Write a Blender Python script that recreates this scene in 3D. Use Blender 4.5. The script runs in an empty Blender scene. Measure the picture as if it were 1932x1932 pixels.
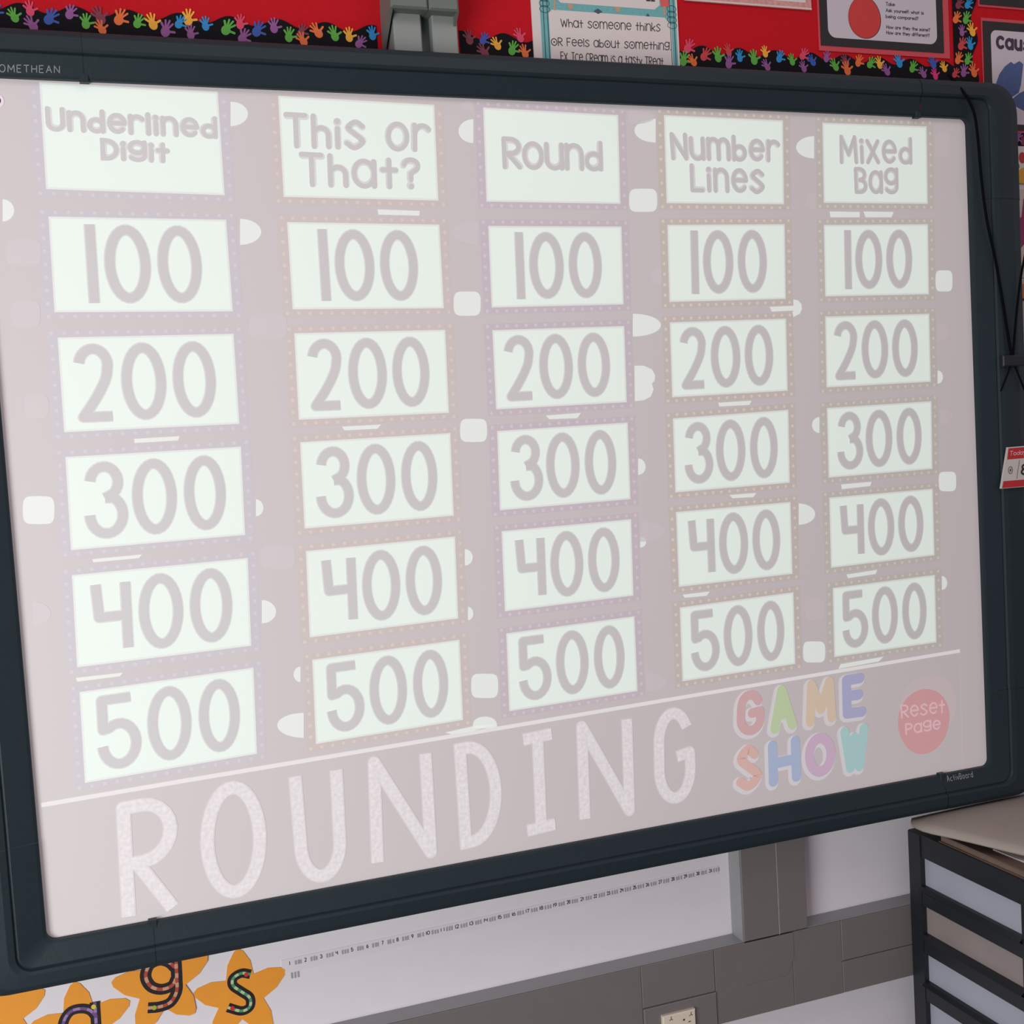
import bpy, math, random
import numpy as np
from mathutils import Matrix, Vector
random.seed(4)
sc = bpy.context.scene

# ---------------------------------------------------------------- camera
CL = Vector((0.11812764, -1.71158364, 0.6541117))
CM = Matrix(((0.940382, 0.07737, -0.331204), (-0.334839, 0.039652, -0.941441), (-0.059706, 0.996214, 0.063194)))
F = 2193.4889
cam = bpy.data.cameras.new('camera')
cam.sensor_width = 36; cam.sensor_fit = 'HORIZONTAL'; cam.lens = F / 1932 * 36
cam.clip_start = 0.02
co = bpy.data.objects.new('camera', cam)
co.matrix_world = Matrix.Translation(CL) @ CM.to_4x4()
sc.collection.objects.link(co); sc.camera = co

# ---------------------------------------------------------------- world, lights, exposure
w = bpy.data.worlds.new('room_light'); sc.world = w; w.use_nodes = True
bg = w.node_tree.nodes['Background']
bg.inputs[0].default_value = (0.95, 0.86, 0.91, 1); bg.inputs[1].default_value = 0.35
def area(name, loc, target, sx, sy, power, col):
    l = bpy.data.lights.new(name, 'AREA'); l.shape = 'RECTANGLE'; l.size = sx; l.size_y = sy
    l.energy = power; l.color = col
    o = bpy.data.objects.new(name, l); o.location = loc
    o.rotation_euler = (Vector(target) - Vector(loc)).to_track_quat('-Z', 'Y').to_euler()
    sc.collection.objects.link(o)
area('window_daylight', (-1.5, -2.1, 0.1), (0.5, 0, 0.2), 1.5, 1.2, 62, (0.93, 1.0, 0.98))
area('ceiling_panel', (0.9, -1.5, 2.3), (0.9, -.6, 0), 1.8, 0.9, 9, (1.0, 0.93, 0.92))
sc.view_settings.view_transform = 'Standard'; sc.view_settings.look = 'None'
sc.view_settings.exposure = 0.0; sc.view_settings.gamma = 1.0; sc.view_settings.use_curve_mapping = False

# ---------------------------------------------------------------- helpers
WALL = 0.08
def ray(x, y): return (CM @ Vector(((x - 966) / F, -(y - 966) / F, -1)))
def at(x, y, Y=0.0):
    d = ray(x, y); return CL + d * ((Y - CL.y) / d.y)
def atX(x, y, X):
    d = ray(x, y); return CL + d * ((X - CL.x) / d.x)
def atZ(x, y, Z):
    d = ray(x, y); return CL + d * ((Z - CL.z) / d.z)
def lin(c):
    return tuple((v / 255 / 12.92 if v / 255 <= .04045 else ((v / 255 + .055) / 1.055) ** 2.4) for v in c)
MATS = {}
def mat(name, rgb, rough=.6, emit=None, noise=0.0, scale=60, metal=0.0, bump=0.0, spec=.5, enoise=0.0, coat=0.0):
    """rgb in 0-255 sRGB albedo; emit a linear triple"""
    if name in MATS: return MATS[name]
    m = bpy.data.materials.new(name); m.use_nodes = True; nt = m.node_tree
    b = nt.nodes['Principled BSDF']; c = lin(rgb) + (1,)
    b.inputs['Base Color'].default_value = c
    b.inputs['Roughness'].default_value = rough; b.inputs['Metallic'].default_value = metal
    b.inputs['Specular IOR Level'].default_value = spec
    b.inputs['Coat Weight'].default_value = coat
    if emit:
        b.inputs['Emission Color'].default_value = tuple(emit) + (1,); b.inputs['Emission Strength'].default_value = 1
    if noise or bump or enoise:
        tc = nt.nodes.new('ShaderNodeTexCoord'); nz = nt.nodes.new('ShaderNodeTexNoise')
        nz.inputs['Scale'].default_value = scale; nz.inputs['Detail'].default_value = 4
        nt.links.new(tc.outputs['Object'], nz.inputs['Vector'])
        if noise:
            mx = nt.nodes.new('ShaderNodeMix'); mx.data_type = 'RGBA'
            mx.inputs[6].default_value = tuple(v * (1 - noise) for v in c[:3]) + (1,)
            mx.inputs[7].default_value = tuple(min(1, v * (1 + noise)) for v in c[:3]) + (1,)
            nt.links.new(nz.outputs['Fac'], mx.inputs[0]); nt.links.new(mx.outputs[2], b.inputs['Base Color'])
        if enoise:
            mr = nt.nodes.new('ShaderNodeMapRange'); mr.inputs[1].default_value = .35; mr.inputs[2].default_value = .65
            mr.inputs[3].default_value = 1 - enoise; mr.inputs[4].default_value = 1 + enoise * .3
            nt.links.new(nz.outputs['Fac'], mr.inputs[0]); nt.links.new(mr.outputs[0], b.inputs['Emission Strength'])
        if bump:
            bp = nt.nodes.new('ShaderNodeBump'); bp.inputs['Strength'].default_value = bump; bp.inputs['Distance'].default_value = .001
            nt.links.new(nz.outputs['Fac'], bp.inputs['Height']); nt.links.new(bp.outputs[0], b.inputs['Normal'])
    MATS[name] = m; return m

def empty(name, loc, label, cat, group=None):
    o = bpy.data.objects.new(name, None); o.location = loc; o.empty_display_size = .05
    sc.collection.objects.link(o); o['label'] = label; o['category'] = cat
    if group: o['group'] = group
    return o
def tag(o, label, cat, group=None):
    o['label'] = label; o['category'] = cat
    if group: o['group'] = group
    return o
def wloc(o):
    v = Vector((0, 0, 0))
    while o is not None: v = v + o.location; o = o.parent
    return v
class MB:
    def __init__(s): s.v = []; s.f = []; s.m = []
    def add(s, vs, fs, mi=0):
        n = len(s.v); s.v += [Vector(v) for v in vs]
        for f in fs: s.f.append([i + n for i in f]); s.m.append(mi)
    def box(s, x0, x1, y0, y1, z0, z1, mi=0):
        vs = [(x, y, z) for x in (x0, x1) for y in (y0, y1) for z in (z0, z1)]
        s.add(vs, [(0, 1, 3, 2), (4, 6, 7, 5), (0, 4, 5, 1), (2, 3, 7, 6), (0, 2, 6, 4), (1, 5, 7, 3)], mi)
    def bbox(s, x0, x1, y0, y1, z0, z1, r=.002, mi=0):
        """box with chamfered edges on the front (-y) face"""
        vs = [(x0, y1, z0), (x1, y1, z0), (x1, y1, z1), (x0, y1, z1),
              (x0, y0 + r, z0), (x1, y0 + r, z0), (x1, y0 + r, z1), (x0, y0 + r, z1),
              (x0 + r, y0, z0 + r), (x1 - r, y0, z0 + r), (x1 - r, y0, z1 - r), (x0 + r, y0, z1 - r)]
        fs = [(0, 3, 2, 1), (8, 9, 10, 11)]
        for i in range(4):
            j = (i + 1) % 4; fs += [(i, j, j + 4, i + 4), (i + 4, j + 4, j + 8, i + 8)]
        s.add(vs, fs, mi)
    def poly(s, pts, y, mi=0, th=0.0):
        """flat polygon from (x,z) points facing -y; th gives it thickness backwards"""
        a = sum(pts[i][0] * pts[(i + 1) % len(pts)][1] - pts[(i + 1) % len(pts)][0] * pts[i][1] for i in range(len(pts)))
        if a < 0: pts = pts[::-1]
        n = len(pts)
        if th:
            s.add([(p[0], y, p[1]) for p in pts] + [(p[0], y + th, p[1]) for p in pts],
                  [list(range(n)), list(range(2 * n - 1, n - 1, -1))] + [(j, i, i + n, j + n) for i in range(n) for j in ((i + 1) % n,)], mi)
        else: s.add([(p[0], y, p[1]) for p in pts], [list(range(n))], mi)
    def ribbon(s, pts, wd, y, closed=False, cap=True, mi=0, th=0.0):
        P = [np.array(p, float) for p in pts]; Q = [P[0]]
        for p in P[1:]:
            if np.linalg.norm(p - Q[-1]) > 1e-6: Q.append(p)
        P = Q; n = len(P)
        if closed and np.linalg.norm(P[0] - P[-1]) < 1e-6: P = P[:-1]; n -= 1
        if n < 2: return
        if not closed:
            for i in range(1, n - 1):
                d1 = P[i] - P[i - 1]; d2 = P[i + 1] - P[i]
                if d1 @ d2 / (np.linalg.norm(d1) * np.linalg.norm(d2)) < .35:
                    s.ribbon(P[:i + 1], wd, y, False, cap, mi, th); s.ribbon(P[i:], wd, y - 3e-5, False, cap, mi, th)
                    if not cap: s.disc(P[i], wd / 2, wd / 2, y - 1.5e-5, mi, n=12, th=th)
                    return
        L = []; R = []; h = wd / 2
        for i in range(n):
            a = P[i - 1] if (i > 0 or closed) else None; b = P[(i + 1) % n] if (i < n - 1 or closed) else None
            d1 = (P[i] - a) / np.linalg.norm(P[i] - a) if a is not None else None
            d2 = (b - P[i]) / np.linalg.norm(b - P[i]) if b is not None else None
            if d1 is None: d1 = d2
            if d2 is None: d2 = d1
            n1 = np.array((-d1[1], d1[0])); n2 = np.array((-d2[1], d2[0])); m = n1 + n2; k = np.linalg.norm(m)
            m = n1 if k < 1e-6 else m / k
            sc_ = h / max(.5, float(m @ n1)); L.append(P[i] + m * sc_); R.append(P[i] - m * sc_)
        vs = [(p[0], y, p[1]) for p in L] + [(p[0], y, p[1]) for p in R]
        fs = []
        for i in range(n if closed else n - 1):
            j = (i + 1) % n; fs.append((i, i + n, j + n, j))
        s.add(vs, fs, mi)
        if th:
            vb = [(p[0], y + th, p[1]) for p in L] + [(p[0], y + th, p[1]) for p in R]; fs = []
            for i in range(n if closed else n - 1):
                j = (i + 1) % n; fs += [(i, j, j + 2 * n, i + 2 * n), (i + n, i + 3 * n, j + 3 * n, j + n)]
            s.add(vs + vb, fs, mi)
        if cap and not closed:
            s.disc(P[0], h, h, y + 9e-6, mi, n=14, th=th); s.disc(P[-1], h, h, y + 1.2e-5, mi, n=14, th=th)
    def disc(s, c, rx, rz, y, mi=0, n=16, th=0.0):
        s.poly([(c[0] + rx * math.cos(2 * math.pi * i / n), c[1] + rz * math.sin(2 * math.pi * i / n)) for i in range(n)], y, mi, th)
    def tube(s, pts, r, n=8, mi=0):
        P = [Vector(p) for p in pts]; rings = []
        for i, p in enumerate(P):
            d = (P[min(i + 1, len(P) - 1)] - P[max(i - 1, 0)]).normalized()
            u = d.cross(Vector((0.13, 1, 0.07))).normalized(); v = d.cross(u)
            rings.append([p + (u * math.cos(2 * math.pi * k / n) + v * math.sin(2 * math.pi * k / n)) * r for k in range(n)])
        vs = [q for rg in rings for q in rg]; fs = []
        for i in range(len(P) - 1):
            for k in range(n):
                a = i * n + k; b = i * n + (k + 1) % n; fs.append((a, b, b + n, a + n))
        fs += [list(range(n))[::-1], list(range(len(vs) - n, len(vs)))]
        s.add(vs, fs, mi)
    def build(s, name, mats, parent=None, origin=None, smooth=False):
        if origin is None:
            xs = [v.x for v in s.v]; ys = [v.y for v in s.v]; zs = [v.z for v in s.v]
            origin = Vector(((min(xs) + max(xs)) / 2, (min(ys) + max(ys)) / 2, min(zs)))
        origin = Vector(origin)
        me = bpy.data.meshes.new(name); me.from_pydata([v - origin for v in s.v], [], s.f); me.update()
        if not isinstance(mats, (list, tuple)): mats = [mats]
        for m in mats: me.materials.append(m)
        me.polygons.foreach_set('material_index', s.m)
        if smooth: me.polygons.foreach_set('use_smooth', [True] * len(me.polygons))
        o = bpy.data.objects.new(name, me); sc.collection.objects.link(o)
        if parent is not None: o.parent = parent; o.location = origin - wloc(parent)
        else: o.location = origin
        return o

# ---------------------------------------------------------------- stroke lettering
def EA(cx, cy, rx, ry, a0, a1, n=18):
    return [(cx + rx * math.cos(math.radians(a0 + (a1 - a0) * i / n)), cy + ry * math.sin(math.radians(a0 + (a1 - a0) * i / n))) for i in range(n + 1)]
def EL(cx, cy, rx, ry): return ('c', EA(cx, cy, rx, ry, 0, 360, 30)[:-1])
def cat(pts, k=6):
    P = [np.array(p, float) for p in pts]; P = [2 * P[0] - P[1]] + P + [2 * P[-1] - P[-2]]; out = []
    for i in range(1, len(P) - 2):
        a, b, c, d = P[i - 1:i + 3]
        for j in range(k):
            t = j / k; out.append(tuple(.5 * ((2 * b) + (c - a) * t + (2 * a - 5 * b + 4 * c - d) * t * t + (3 * b - a - 3 * c + d) * t ** 3)))
    out.append(tuple(P[-2])); return out
xh = .62
ar = lambda x0, x1: EA((x0 + x1) / 2, .38, (x1 - x0) / 2, .24, 180, 0, 12)
G = {
 'a': (.5, [EL(.25, .31, .25, .31), [(.5, .62), (.5, 0)]]),
 'b': (.5, [EL(.25, .29, .25, .29), [(0, 1), (0, 0)]]),
 'c': (.45, [EA(.27, .31, .27, .31, 50, 310)]),
 'd': (.5, [EL(.25, .29, .25, .29), [(.5, 1), (.5, 0)]]),
 'e': (.5, [[(.03, .33)] + EA(.26, .32, .24, .3, 2, 318)]),
 'f': (.4, [EA(.33, .82, .18, .18, 50, 180, 8) + [(.15, 0)], [(0, .58), (.36, .58)]]),
 'g': (.5, [EL(.25, .34, .25, .28), [(.5, .62), (.5, -.08)] + EA(.25, -.08, .25, .22, 0, -150, 10)[1:]]),
 'h': (.44, [[(0, 1), (0, 0)], [(0, .3)] + ar(0, .44) + [(.44, 0)]]),
 'i': (.06, [[(.03, .62), (.03, 0)], ('d', (.03, .86))]),
 'k': (.42, [[(0, 1), (0, 0)], [(.4, .6), (0, .25)], [(.1, .33), (.42, 0)]]),
 'l': (.04, [[(.02, 1), (.02, 0)]]),
 'm': (.76, [[(0, .62), (0, 0)], [(0, .3)] + ar(0, .38) + [(.38, 0)], [(.38, .3)] + ar(.38, .76) + [(.76, 0)]]),
 'n': (.44, [[(0, .62), (0, 0)], [(0, .3)] + ar(0, .44) + [(.44, 0)]]),
 'o': (.5, [EL(.25, .31, .25, .31)]),
 '@': (.6, [EL(.3, .31, .3, .31), ('*', (.3, .31))]),
 'p': (.5, [EL(.25, .31, .25, .31), [(0, .62), (0, -.3)]]),
 'r': (.36, [[(0, .62), (0, 0)], [(0, .28)] + EA(.22, .36, .22, .25, 180, 40, 10)]),
 's': (.42, [cat([(.42, .52), (.24, .62), (.04, .48), (.22, .33), (.42, .16), (.2, 0), (0, .1)])]),
 't': (.4, [[(.2, .95), (.2, 0)], [(0, .6), (.4, .6)]]),
 'u': (.44, [[(0, .62)] + EA(.22, .22, .22, .22, 180, 360, 12) + [(.44, .62)], [(.44, .62), (.44, 0)]]),
 'v': (.42, [[(0, .62), (.21, 0), (.42, .62)]]),
 'w': (.66, [[(0, .62), (.17, 0), (.33, .5), (.5, 0), (.66, .62)]]),
 'x': (.42, [[(0, .62), (.42, 0)], [(.42, .62), (0, 0)]]),
 'y': (.44, [[(0, .62), (.22, .06)], [(.44, .62), (.1, -.3)]]),
 'A': (.6, [[(0, 0), (.3, 1), (.6, 0)], [(.12, .36), (.48, .36)]]),
 'B': (.5, [[(0, 0), (0, 1)] + EA(.2, .76, .26, .24, 90, -90, 10) + EA(.22, .26, .28, .26, 90, -90, 10) + [(0, 0)]]),
 'C': (.55, [EA(.32, .5, .32, .5, 50, 310)]),
 'D': (.55, [('c', [(0, 0), (0, 1)] + EA(.12, .5, .43, .5, 90, -90, 16))]),
 'E': (.45, [[(.45, 1), (0, 1), (0, 0), (.45, 0)], [(0, .52), (.38, .52)]]),
 'F': (.45, [[(.45, 1), (0, 1), (0, 0)], [(0, .52), (.35, .52)]]),
 'G': (.6, [[(.58, .8)] + EA(.31, .66, .29, .34, 40, 180, 10) + EA(.31, .34, .31, .34, 180, 360, 14) + [(.62, .5), (.36, .48)]]),
 'H': (.55, [[(0, 0), (0, 1)], [(.55, 0), (.55, 1)], [(0, .5), (.55, .5)]]),
 'I': (.4, [[(0, 1), (.4, 1)], [(.2, 1), (.2, 0)], [(0, 0), (.4, 0)]]),
 'L': (.45, [[(0, 1), (0, 0), (.45, 0)]]),
 'M': (.7, [[(0, 0), (.04, 1), (.35, .3), (.66, 1), (.7, 0)]]),
 'N': (.58, [[(0, 0), (0, 1), (.58, 0), (.58, 1)]]),
 'O': (.62, [EL(.31, .5, .31, .5)]),
 'P': (.5, [[(0, 0), (0, 1)] + EA(.2, .74, .3, .26, 90, -90, 10) + [(0, .48)]]),
 'R': (.5, [[(0, 0), (0, 1)] + EA(.2, .74, .3, .26, 90, -90, 10) + [(0, .48)], [(.12, .48), (.5, 0)]]),
 'S': (.5, [cat([(.48, .84), (.26, 1), (.03, .78), (.24, .54), (.5, .26), (.24, 0), (0, .14)])]),
 'T': (.56, [[(0, 1), (.56, 1)], [(.28, 1), (.28, 0)]]),
 'U': (.55, [[(0, 1)] + EA(.275, .3, .275, .3, 180, 360, 16) + [(.55, 1)]]),
 'W': (.8, [[(0, 1), (.2, 0), (.4, .8), (.6, 0), (.8, 1)]]),
 '0': (.5, [EL(.25, .5, .25, .5)]),
 '1': (.02, [[(.01, 1), (.01, 0)]]),
 '2': (.5, [EA(.235, .76, .235, .24, 172, 0, 14) + cat([(.47, .76), (.42, .55), (.25, .28), (.02, 0)])[1:] + [(.5, 0)]]),
 '3': (.5, [EA(.24, .77, .21, .23, 175, -50, 16) + [(.24, .53)], [(.24, .53)] + EA(.25, .28, .25, .28, 62, -182, 20)]),
 '4': (.42, [[(0, 1), (.03, .5), (.42, .5)], [(.42, 1), (.42, 0)]]),
 '5': (.5, [[(.45, 1), (.02, 1), (.02, .55)] + EA(.25, .31, .25, .31, 125, -178, 20)]),
 '6': (.5, [EL(.25, .28, .25, .28), cat([(.4, 1), (.12, .7), (0, .3)])]),
 '7': (.45, [[(0, 1), (.45, 1), (.15, 0)]]),
 '8': (.45, [EL(.225, .76, .19, .24), EL(.225, .27, .225, .27)]),
 '9': (.5, [EL(.25, .72, .25, .28), cat([(.5, .7), (.4, .3), (.15, 0)])]),
 '?': (.42, [EA(.21, .79, .21, .21, 175, -60, 12) + [(.2, .5), (.2, .28)], ('d', (.2, .04))]),
 '.': (.04, [('d', (.02, .03))]), ':': (.04, [('d', (.02, .1)), ('d', (.02, .5))]), ' ': (.3, []), '-': (.35, [[(0, .4), (.35, .4)]]),
}
TALL = set('acegmnorsuvwx@')
def bil(q, u, v):
    """q = TL,TR,BR,BL (x,z); v up"""
    TL, TR, BR, BL = [np.array(p, float) for p in q]
    return (BL * (1 - u) + BR * u) * (1 - v) + (TL * (1 - u) + TR * u) * v
def quad(pq, Y): return [(p.x, p.z) for p in (at(x, y, Y) for x, y in pq)]
def text(mb, s, q, wd, y, big=False, gap=.17, cap=True, mi=0, th=0.0, yf=None, ymin=0.0):
    k = 1.4
    widths = [G[c][0] * (1.18 if big and c in TALL else 1) for c in s]
    tot = sum(widths) + gap * (len(s) - 1); x = 0
    size = np.linalg.norm(bil(q, .5, 1) - bil(q, .5, 0))
    width = np.linalg.norm(bil(q, 1, .5) - bil(q, 0, .5))
    iu = wd / 2 / width; iv = wd / 2 / size
    for ci, (c, gw) in enumerate(zip(s, widths)):
        kx = gw / G[c][0] if G[c][0] else 1
        yy = y - (ci % 2) * 2.4e-4 * (.5 if wd < .004 else 1) * .25
        def mp(p):
            vv = (p[1] + .3) / .92 if big and c == 'g' else p[1] * (k if big and c in TALL else 1)
            return bil(q, iu + (x + p[0] * kx) / tot * (1 - 2 * iu), iv + vv * (1 - 2 * iv))
        for si, st in enumerate(G[c][1]):
            ys = yy - si * 6e-5
            if isinstance(st, tuple):
                if st[0] == 'c': mb.ribbon([mp(p) for p in st[1]], wd, ys, closed=True, mi=mi, th=th)
                elif st[0] == 'd': mb.disc(mp(st[1]), wd * .62, wd * .62, ys, mi, th=th)
                else:
                    cc = mp(st[1]); r = size * .17
                    mb.poly([(cc[0] + r * (1 if i % 2 == 0 else .42) * math.cos(math.radians(90 + 36 * i)), cc[1] + r * (1 if i % 2 == 0 else .42) * math.sin(math.radians(90 + 36 * i))) for i in range(10)], ys, mi)
            else: mb.ribbon([mp(p) for p in st], wd, ys, cap=cap, mi=mi, th=th)
        x += gw + gap
def glyph(mb, c, q, wd, y, cap=False, mi=0, th=0.0, inset=None):
    """one glyph stretched to fill the quad (outer bounds)"""
    gw = max(G[c][0], .02); size = np.linalg.norm(bil(q, .5, 1) - bil(q, .5, 0)); width = np.linalg.norm(bil(q, 1, .5) - bil(q, 0, .5))
    ins = inset if inset is not None else wd
    iu = min(.5, ins / 2 / width); iv = ins / 2 / size
    def mp(p): return bil(q, iu + p[0] / gw * (1 - 2 * iu), (0 if c == '1' else iv) + p[1] * (1 - (0 if c == '1' else 2 * iv)))
    for si, st in enumerate(G[c][1]):
        ys = y - si * 6e-5
        if isinstance(st, tuple): mb.ribbon([mp(p) for p in st[1]], wd, ys, closed=True, mi=mi, th=th)
        else: mb.ribbon([mp(p) for p in st], wd, ys, cap=cap, mi=mi, th=th)
def roundrect(x0, x1, z0, z1, r, n=6):
    out = []
    for cx, cz, a in ((x1 - r, z1 - r, 0), (x0 + r, z1 - r, 90), (x0 + r, z0 + r, 180), (x1 - r, z0 + r, 270)):
        for i in range(n + 1):
            t = math.radians(a + 90 * i / n); out.append((cx + r * math.cos(t), cz + r * math.sin(t)))
    return out

# ---------------------------------------------------------------- room
FZ = -0.95
m_wall = mat('white_wall_paint', (228, 218, 224), .7, noise=.03, scale=18, bump=.15)
m_floor = mat('grey_vinyl_floor', (82, 76, 74), .6, noise=.15, scale=30)
b = MB(); b.box(-2.6, 4.2, WALL, WALL + .12, FZ, 1.95); o = b.build('wall_front', m_wall); o['kind'] = 'structure'
b = MB(); b.box(-6, 8, -9, WALL + .12, FZ - .1, FZ); o = b.build('floor', m_floor); o['kind'] = 'structure'

# ---------------------------------------------------------------- red display backing
m_red = mat('red_backing_paper', (198, 22, 34), .85, noise=.07, scale=90, bump=.3, spec=.15)
b = MB(); b.box(-1.2, 3.0, WALL - .0012, WALL, 1.10, 1.93)
tag(b.build('backing_paper', m_red), 'bright red backing paper covering the wall above the whiteboard', 'backing paper')

# ---------------------------------------------------------------- trunking
m_tr = mat('grey_trunking_lit', (146, 146, 149), .42, noise=.04, scale=30)  # lighter grey paints in the light on the trunking's top and side faces
m_trc = mat('grey_trunking_shaded', (118, 109, 109), .5, noise=.05, scale=22)  # same grey plastic, darker and redder to put shade on the front face
m_dark = mat('dark_gap', (40, 36, 38), .8)
TY = .038; TZ1 = -.2495; TZ0 = -.3855; VX0 = 1.116; VX1 = at(1518, 1600, TY).x
t = empty('dado_trunking', (1.2, WALL, TZ0), 'grey plastic cable trunking running along the wall under the whiteboard', 'trunking')
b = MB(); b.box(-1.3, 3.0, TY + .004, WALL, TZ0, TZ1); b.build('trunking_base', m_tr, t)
xs = [-1.3, at(1213, 1905, TY).x, at(1350, 1860, TY).x, at(1495, 1790, TY).x, at(1588, 1780, TY).x, 3.0]
sk = .00035
for i in range(5):
    b = MB()
    if i == 1:
        zz = at(1280, 1888, TY).z
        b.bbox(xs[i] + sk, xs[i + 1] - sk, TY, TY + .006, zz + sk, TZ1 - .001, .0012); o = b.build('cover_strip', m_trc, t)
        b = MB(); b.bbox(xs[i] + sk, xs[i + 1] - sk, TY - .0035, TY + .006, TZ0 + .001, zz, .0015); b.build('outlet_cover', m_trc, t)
    elif i == 4:
        zz = at(1640, 1802, TY).z
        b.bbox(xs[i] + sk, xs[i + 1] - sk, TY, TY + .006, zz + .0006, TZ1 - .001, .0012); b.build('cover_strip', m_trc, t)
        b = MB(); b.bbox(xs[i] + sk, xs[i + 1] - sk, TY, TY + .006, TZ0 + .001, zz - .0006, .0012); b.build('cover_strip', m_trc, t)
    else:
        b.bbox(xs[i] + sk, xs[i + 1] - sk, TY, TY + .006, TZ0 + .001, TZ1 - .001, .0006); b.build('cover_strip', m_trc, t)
# tee cover with sloping shoulder
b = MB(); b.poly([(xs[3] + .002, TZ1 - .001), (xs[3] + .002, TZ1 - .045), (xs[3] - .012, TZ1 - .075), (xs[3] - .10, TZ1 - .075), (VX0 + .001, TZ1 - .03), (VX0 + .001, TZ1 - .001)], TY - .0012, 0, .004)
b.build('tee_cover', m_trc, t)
t = empty('riser_trunking', ((VX0 + VX1) / 2, WALL, TZ1), 'grey vertical cable trunking rising from the dado trunking behind the whiteboard', 'trunking')
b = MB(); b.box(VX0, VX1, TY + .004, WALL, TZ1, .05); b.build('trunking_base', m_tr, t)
sx = at(1466, 1650, TY).x
for x0, x1 in ((VX0, sx), (sx, VX1)):
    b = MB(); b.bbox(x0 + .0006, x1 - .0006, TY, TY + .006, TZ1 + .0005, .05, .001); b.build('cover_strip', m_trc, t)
b = MB(); b.box(sx - .0004, sx + .0003, TY - .0002, TY + .002, TZ1, .05); b.build('seam_strip', mat('pale_seam', (190, 170, 160), .4), t)
# socket plate
p0 = at(1250.7, 1918.5, TY - .011); p1 = at(1312.3, 1904, TY - .011)
pl = empty('socket_plate', ((p0.x + p1.x) / 2, TY - .004, p1.z - .058), 'small cream outlet plate on the grey trunking cover below the whiteboard', 'socket')
zt = (p0.z + p1.z) / 2
b = MB(); b.bbox(p0.x, p1.x, TY - .011, TY - .0035, zt - .058, zt, .0018); b.build('plate', mat('cream_plastic', (226, 208, 190), .35), pl)
def mark(pts, w_):
    b = MB()
    for st in pts: b.ribbon([(lambda q: (q.x, q.z))(at(*p, TY - .0113)) for p in st], w_, TY - .0113, cap=False)
    return b
for cx, cy in ((1266.5, 1922), (1304, 1913)):
    mark([[(cx, cy - 4), (cx, cy + 1), (cx - 3.5, cy + 4)], [(cx, cy + 1), (cx + 3, cy + 2)]], .0011).build('pin_slot', m_dark, pl)
b = MB(); q = at(1290.5, 1924, TY - .0113); b.disc((q.x, q.z), .0018, .0018, TY - .0113); b.build('screw', m_dark, pl)
mark([[(1299, 1928), (1303.5, 1926.5)]], .0016).build('pin_slot', m_dark, pl)

# ---------------------------------------------------------------- projector boom mounting
m_bm = mat('light_grey_metal', (146, 148, 145), .45, noise=.03, scale=60)
m_bh = mat('mid_grey_plastic', (108, 113, 108), .5, noise=.04, scale=60)
CYF = .035
x0 = at(743, 60, CYF).x; x1 = at(796, 60, CYF).x; x2 = at(816, 60, CYF).x; x3 = at(864, 60, CYF).x
zc = at(795, 20, CYF).z
bm = empty('boom_mount', ((x0 + x3) / 2, WALL, 1.19), 'grey twin-column projector mounting above the top edge of the whiteboard', 'mount')
for a_, c_ in ((x0, x1), (x2, x3)):
    b = MB(); b.bbox(a_, c_, CYF, WALL, 1.19, zc + .02, .002); b.build('column', m_bm, bm)
b = MB(); b.box(x1, x2, CYF + .018, WALL, 1.19, zc + .02); b.build('back_channel', mat('dark_green_grey', (66, 76, 74), .5), bm)
HY = .012
hx0 = at(738, 10, HY).x; hx1 = at(866, 10, HY).x; zh = at(800, 17, HY).z; hm = at(809, 10, HY).x
for a_, c_ in ((hx0, hm - .0006), (hm + .0006, hx1)):
    b = MB(); b.bbox(a_, c_, HY, WALL, zh, zh + .14, .003); b.build('hood', m_bh, bm)
for xa, xb in ((hx0 - .0005, hx0 + .0035), (hx1 - .0035, hx1 + .0005)):
    b = MB(); vs = [(x, y, z) for x in (xa, xb) for y, z in ((HY + .004, zh + .02), (HY + .004, zh), (WALL - .001, zh - .048), (WALL - .001, zh + .02))]
    b.add(vs, [(0, 1, 2, 3), (7, 6, 5, 4), (0, 4, 5, 1), (1, 5, 6, 2), (2, 6, 7, 3), (3, 7, 4, 0)])
    b.build('hood_skirt', m_bh, bm)

# ---------------------------------------------------------------- handprint borders
m_blk = mat('black_border_card', (17, 14, 20), .8, noise=.12, scale=80, spec=.2)
HC = {'g': (92, 172, 60), 'p': (150, 84, 148), 'k': (222, 66, 100), 'b': (52, 84, 172), 'c': (36, 140, 205), 'o': (236, 112, 52), 'y': (246, 172, 52), 'r': (205, 60, 66), 'm': (230, 50, 130), 'd': (130, 48, 70)}
HM = {}
def hand_mesh(k):
    if k in HM: return HM[k]
    b = MB(); b.disc((0, 0), .0062, .0072, 0, n=12)
    for a, l, w_ in ((128, .0125, .0032), (103, .0155, .0026), (84, .0165, .0026), (64, .0152, .0026), (18, .0120, .0032)):
        d = (math.cos(math.radians(a)), math.sin(math.radians(a)))
        b.ribbon([(d[0] * .003, d[1] * .004), (d[0] * l, d[1] * l)], w_, -.00001 * l * 1000, cap=True)
    me = bpy.data.meshes.new('handprint'); me.from_pydata(b.v, [], b.f); me.materials.append(mat('print_' + k, HC[k], .6)); HM[k] = me
    return me
def hands(parent, lst, Y):
    for i, (k, x, y) in enumerate(lst):
        q = at(x, y, Y); o = bpy.data.objects.new('handprint', hand_mesh(k)); sc.collection.objects.link(o)
        o.parent = parent; o.location = Vector((q.x, Y - i * .000004, q.z)) - wloc(parent)
        o.rotation_euler = (0, random.uniform(-.7, .7), 0)
        s = random.uniform(.85, 1.1); o.scale = (s, 1, s)
PER = .0718; X0 = .0639
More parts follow.
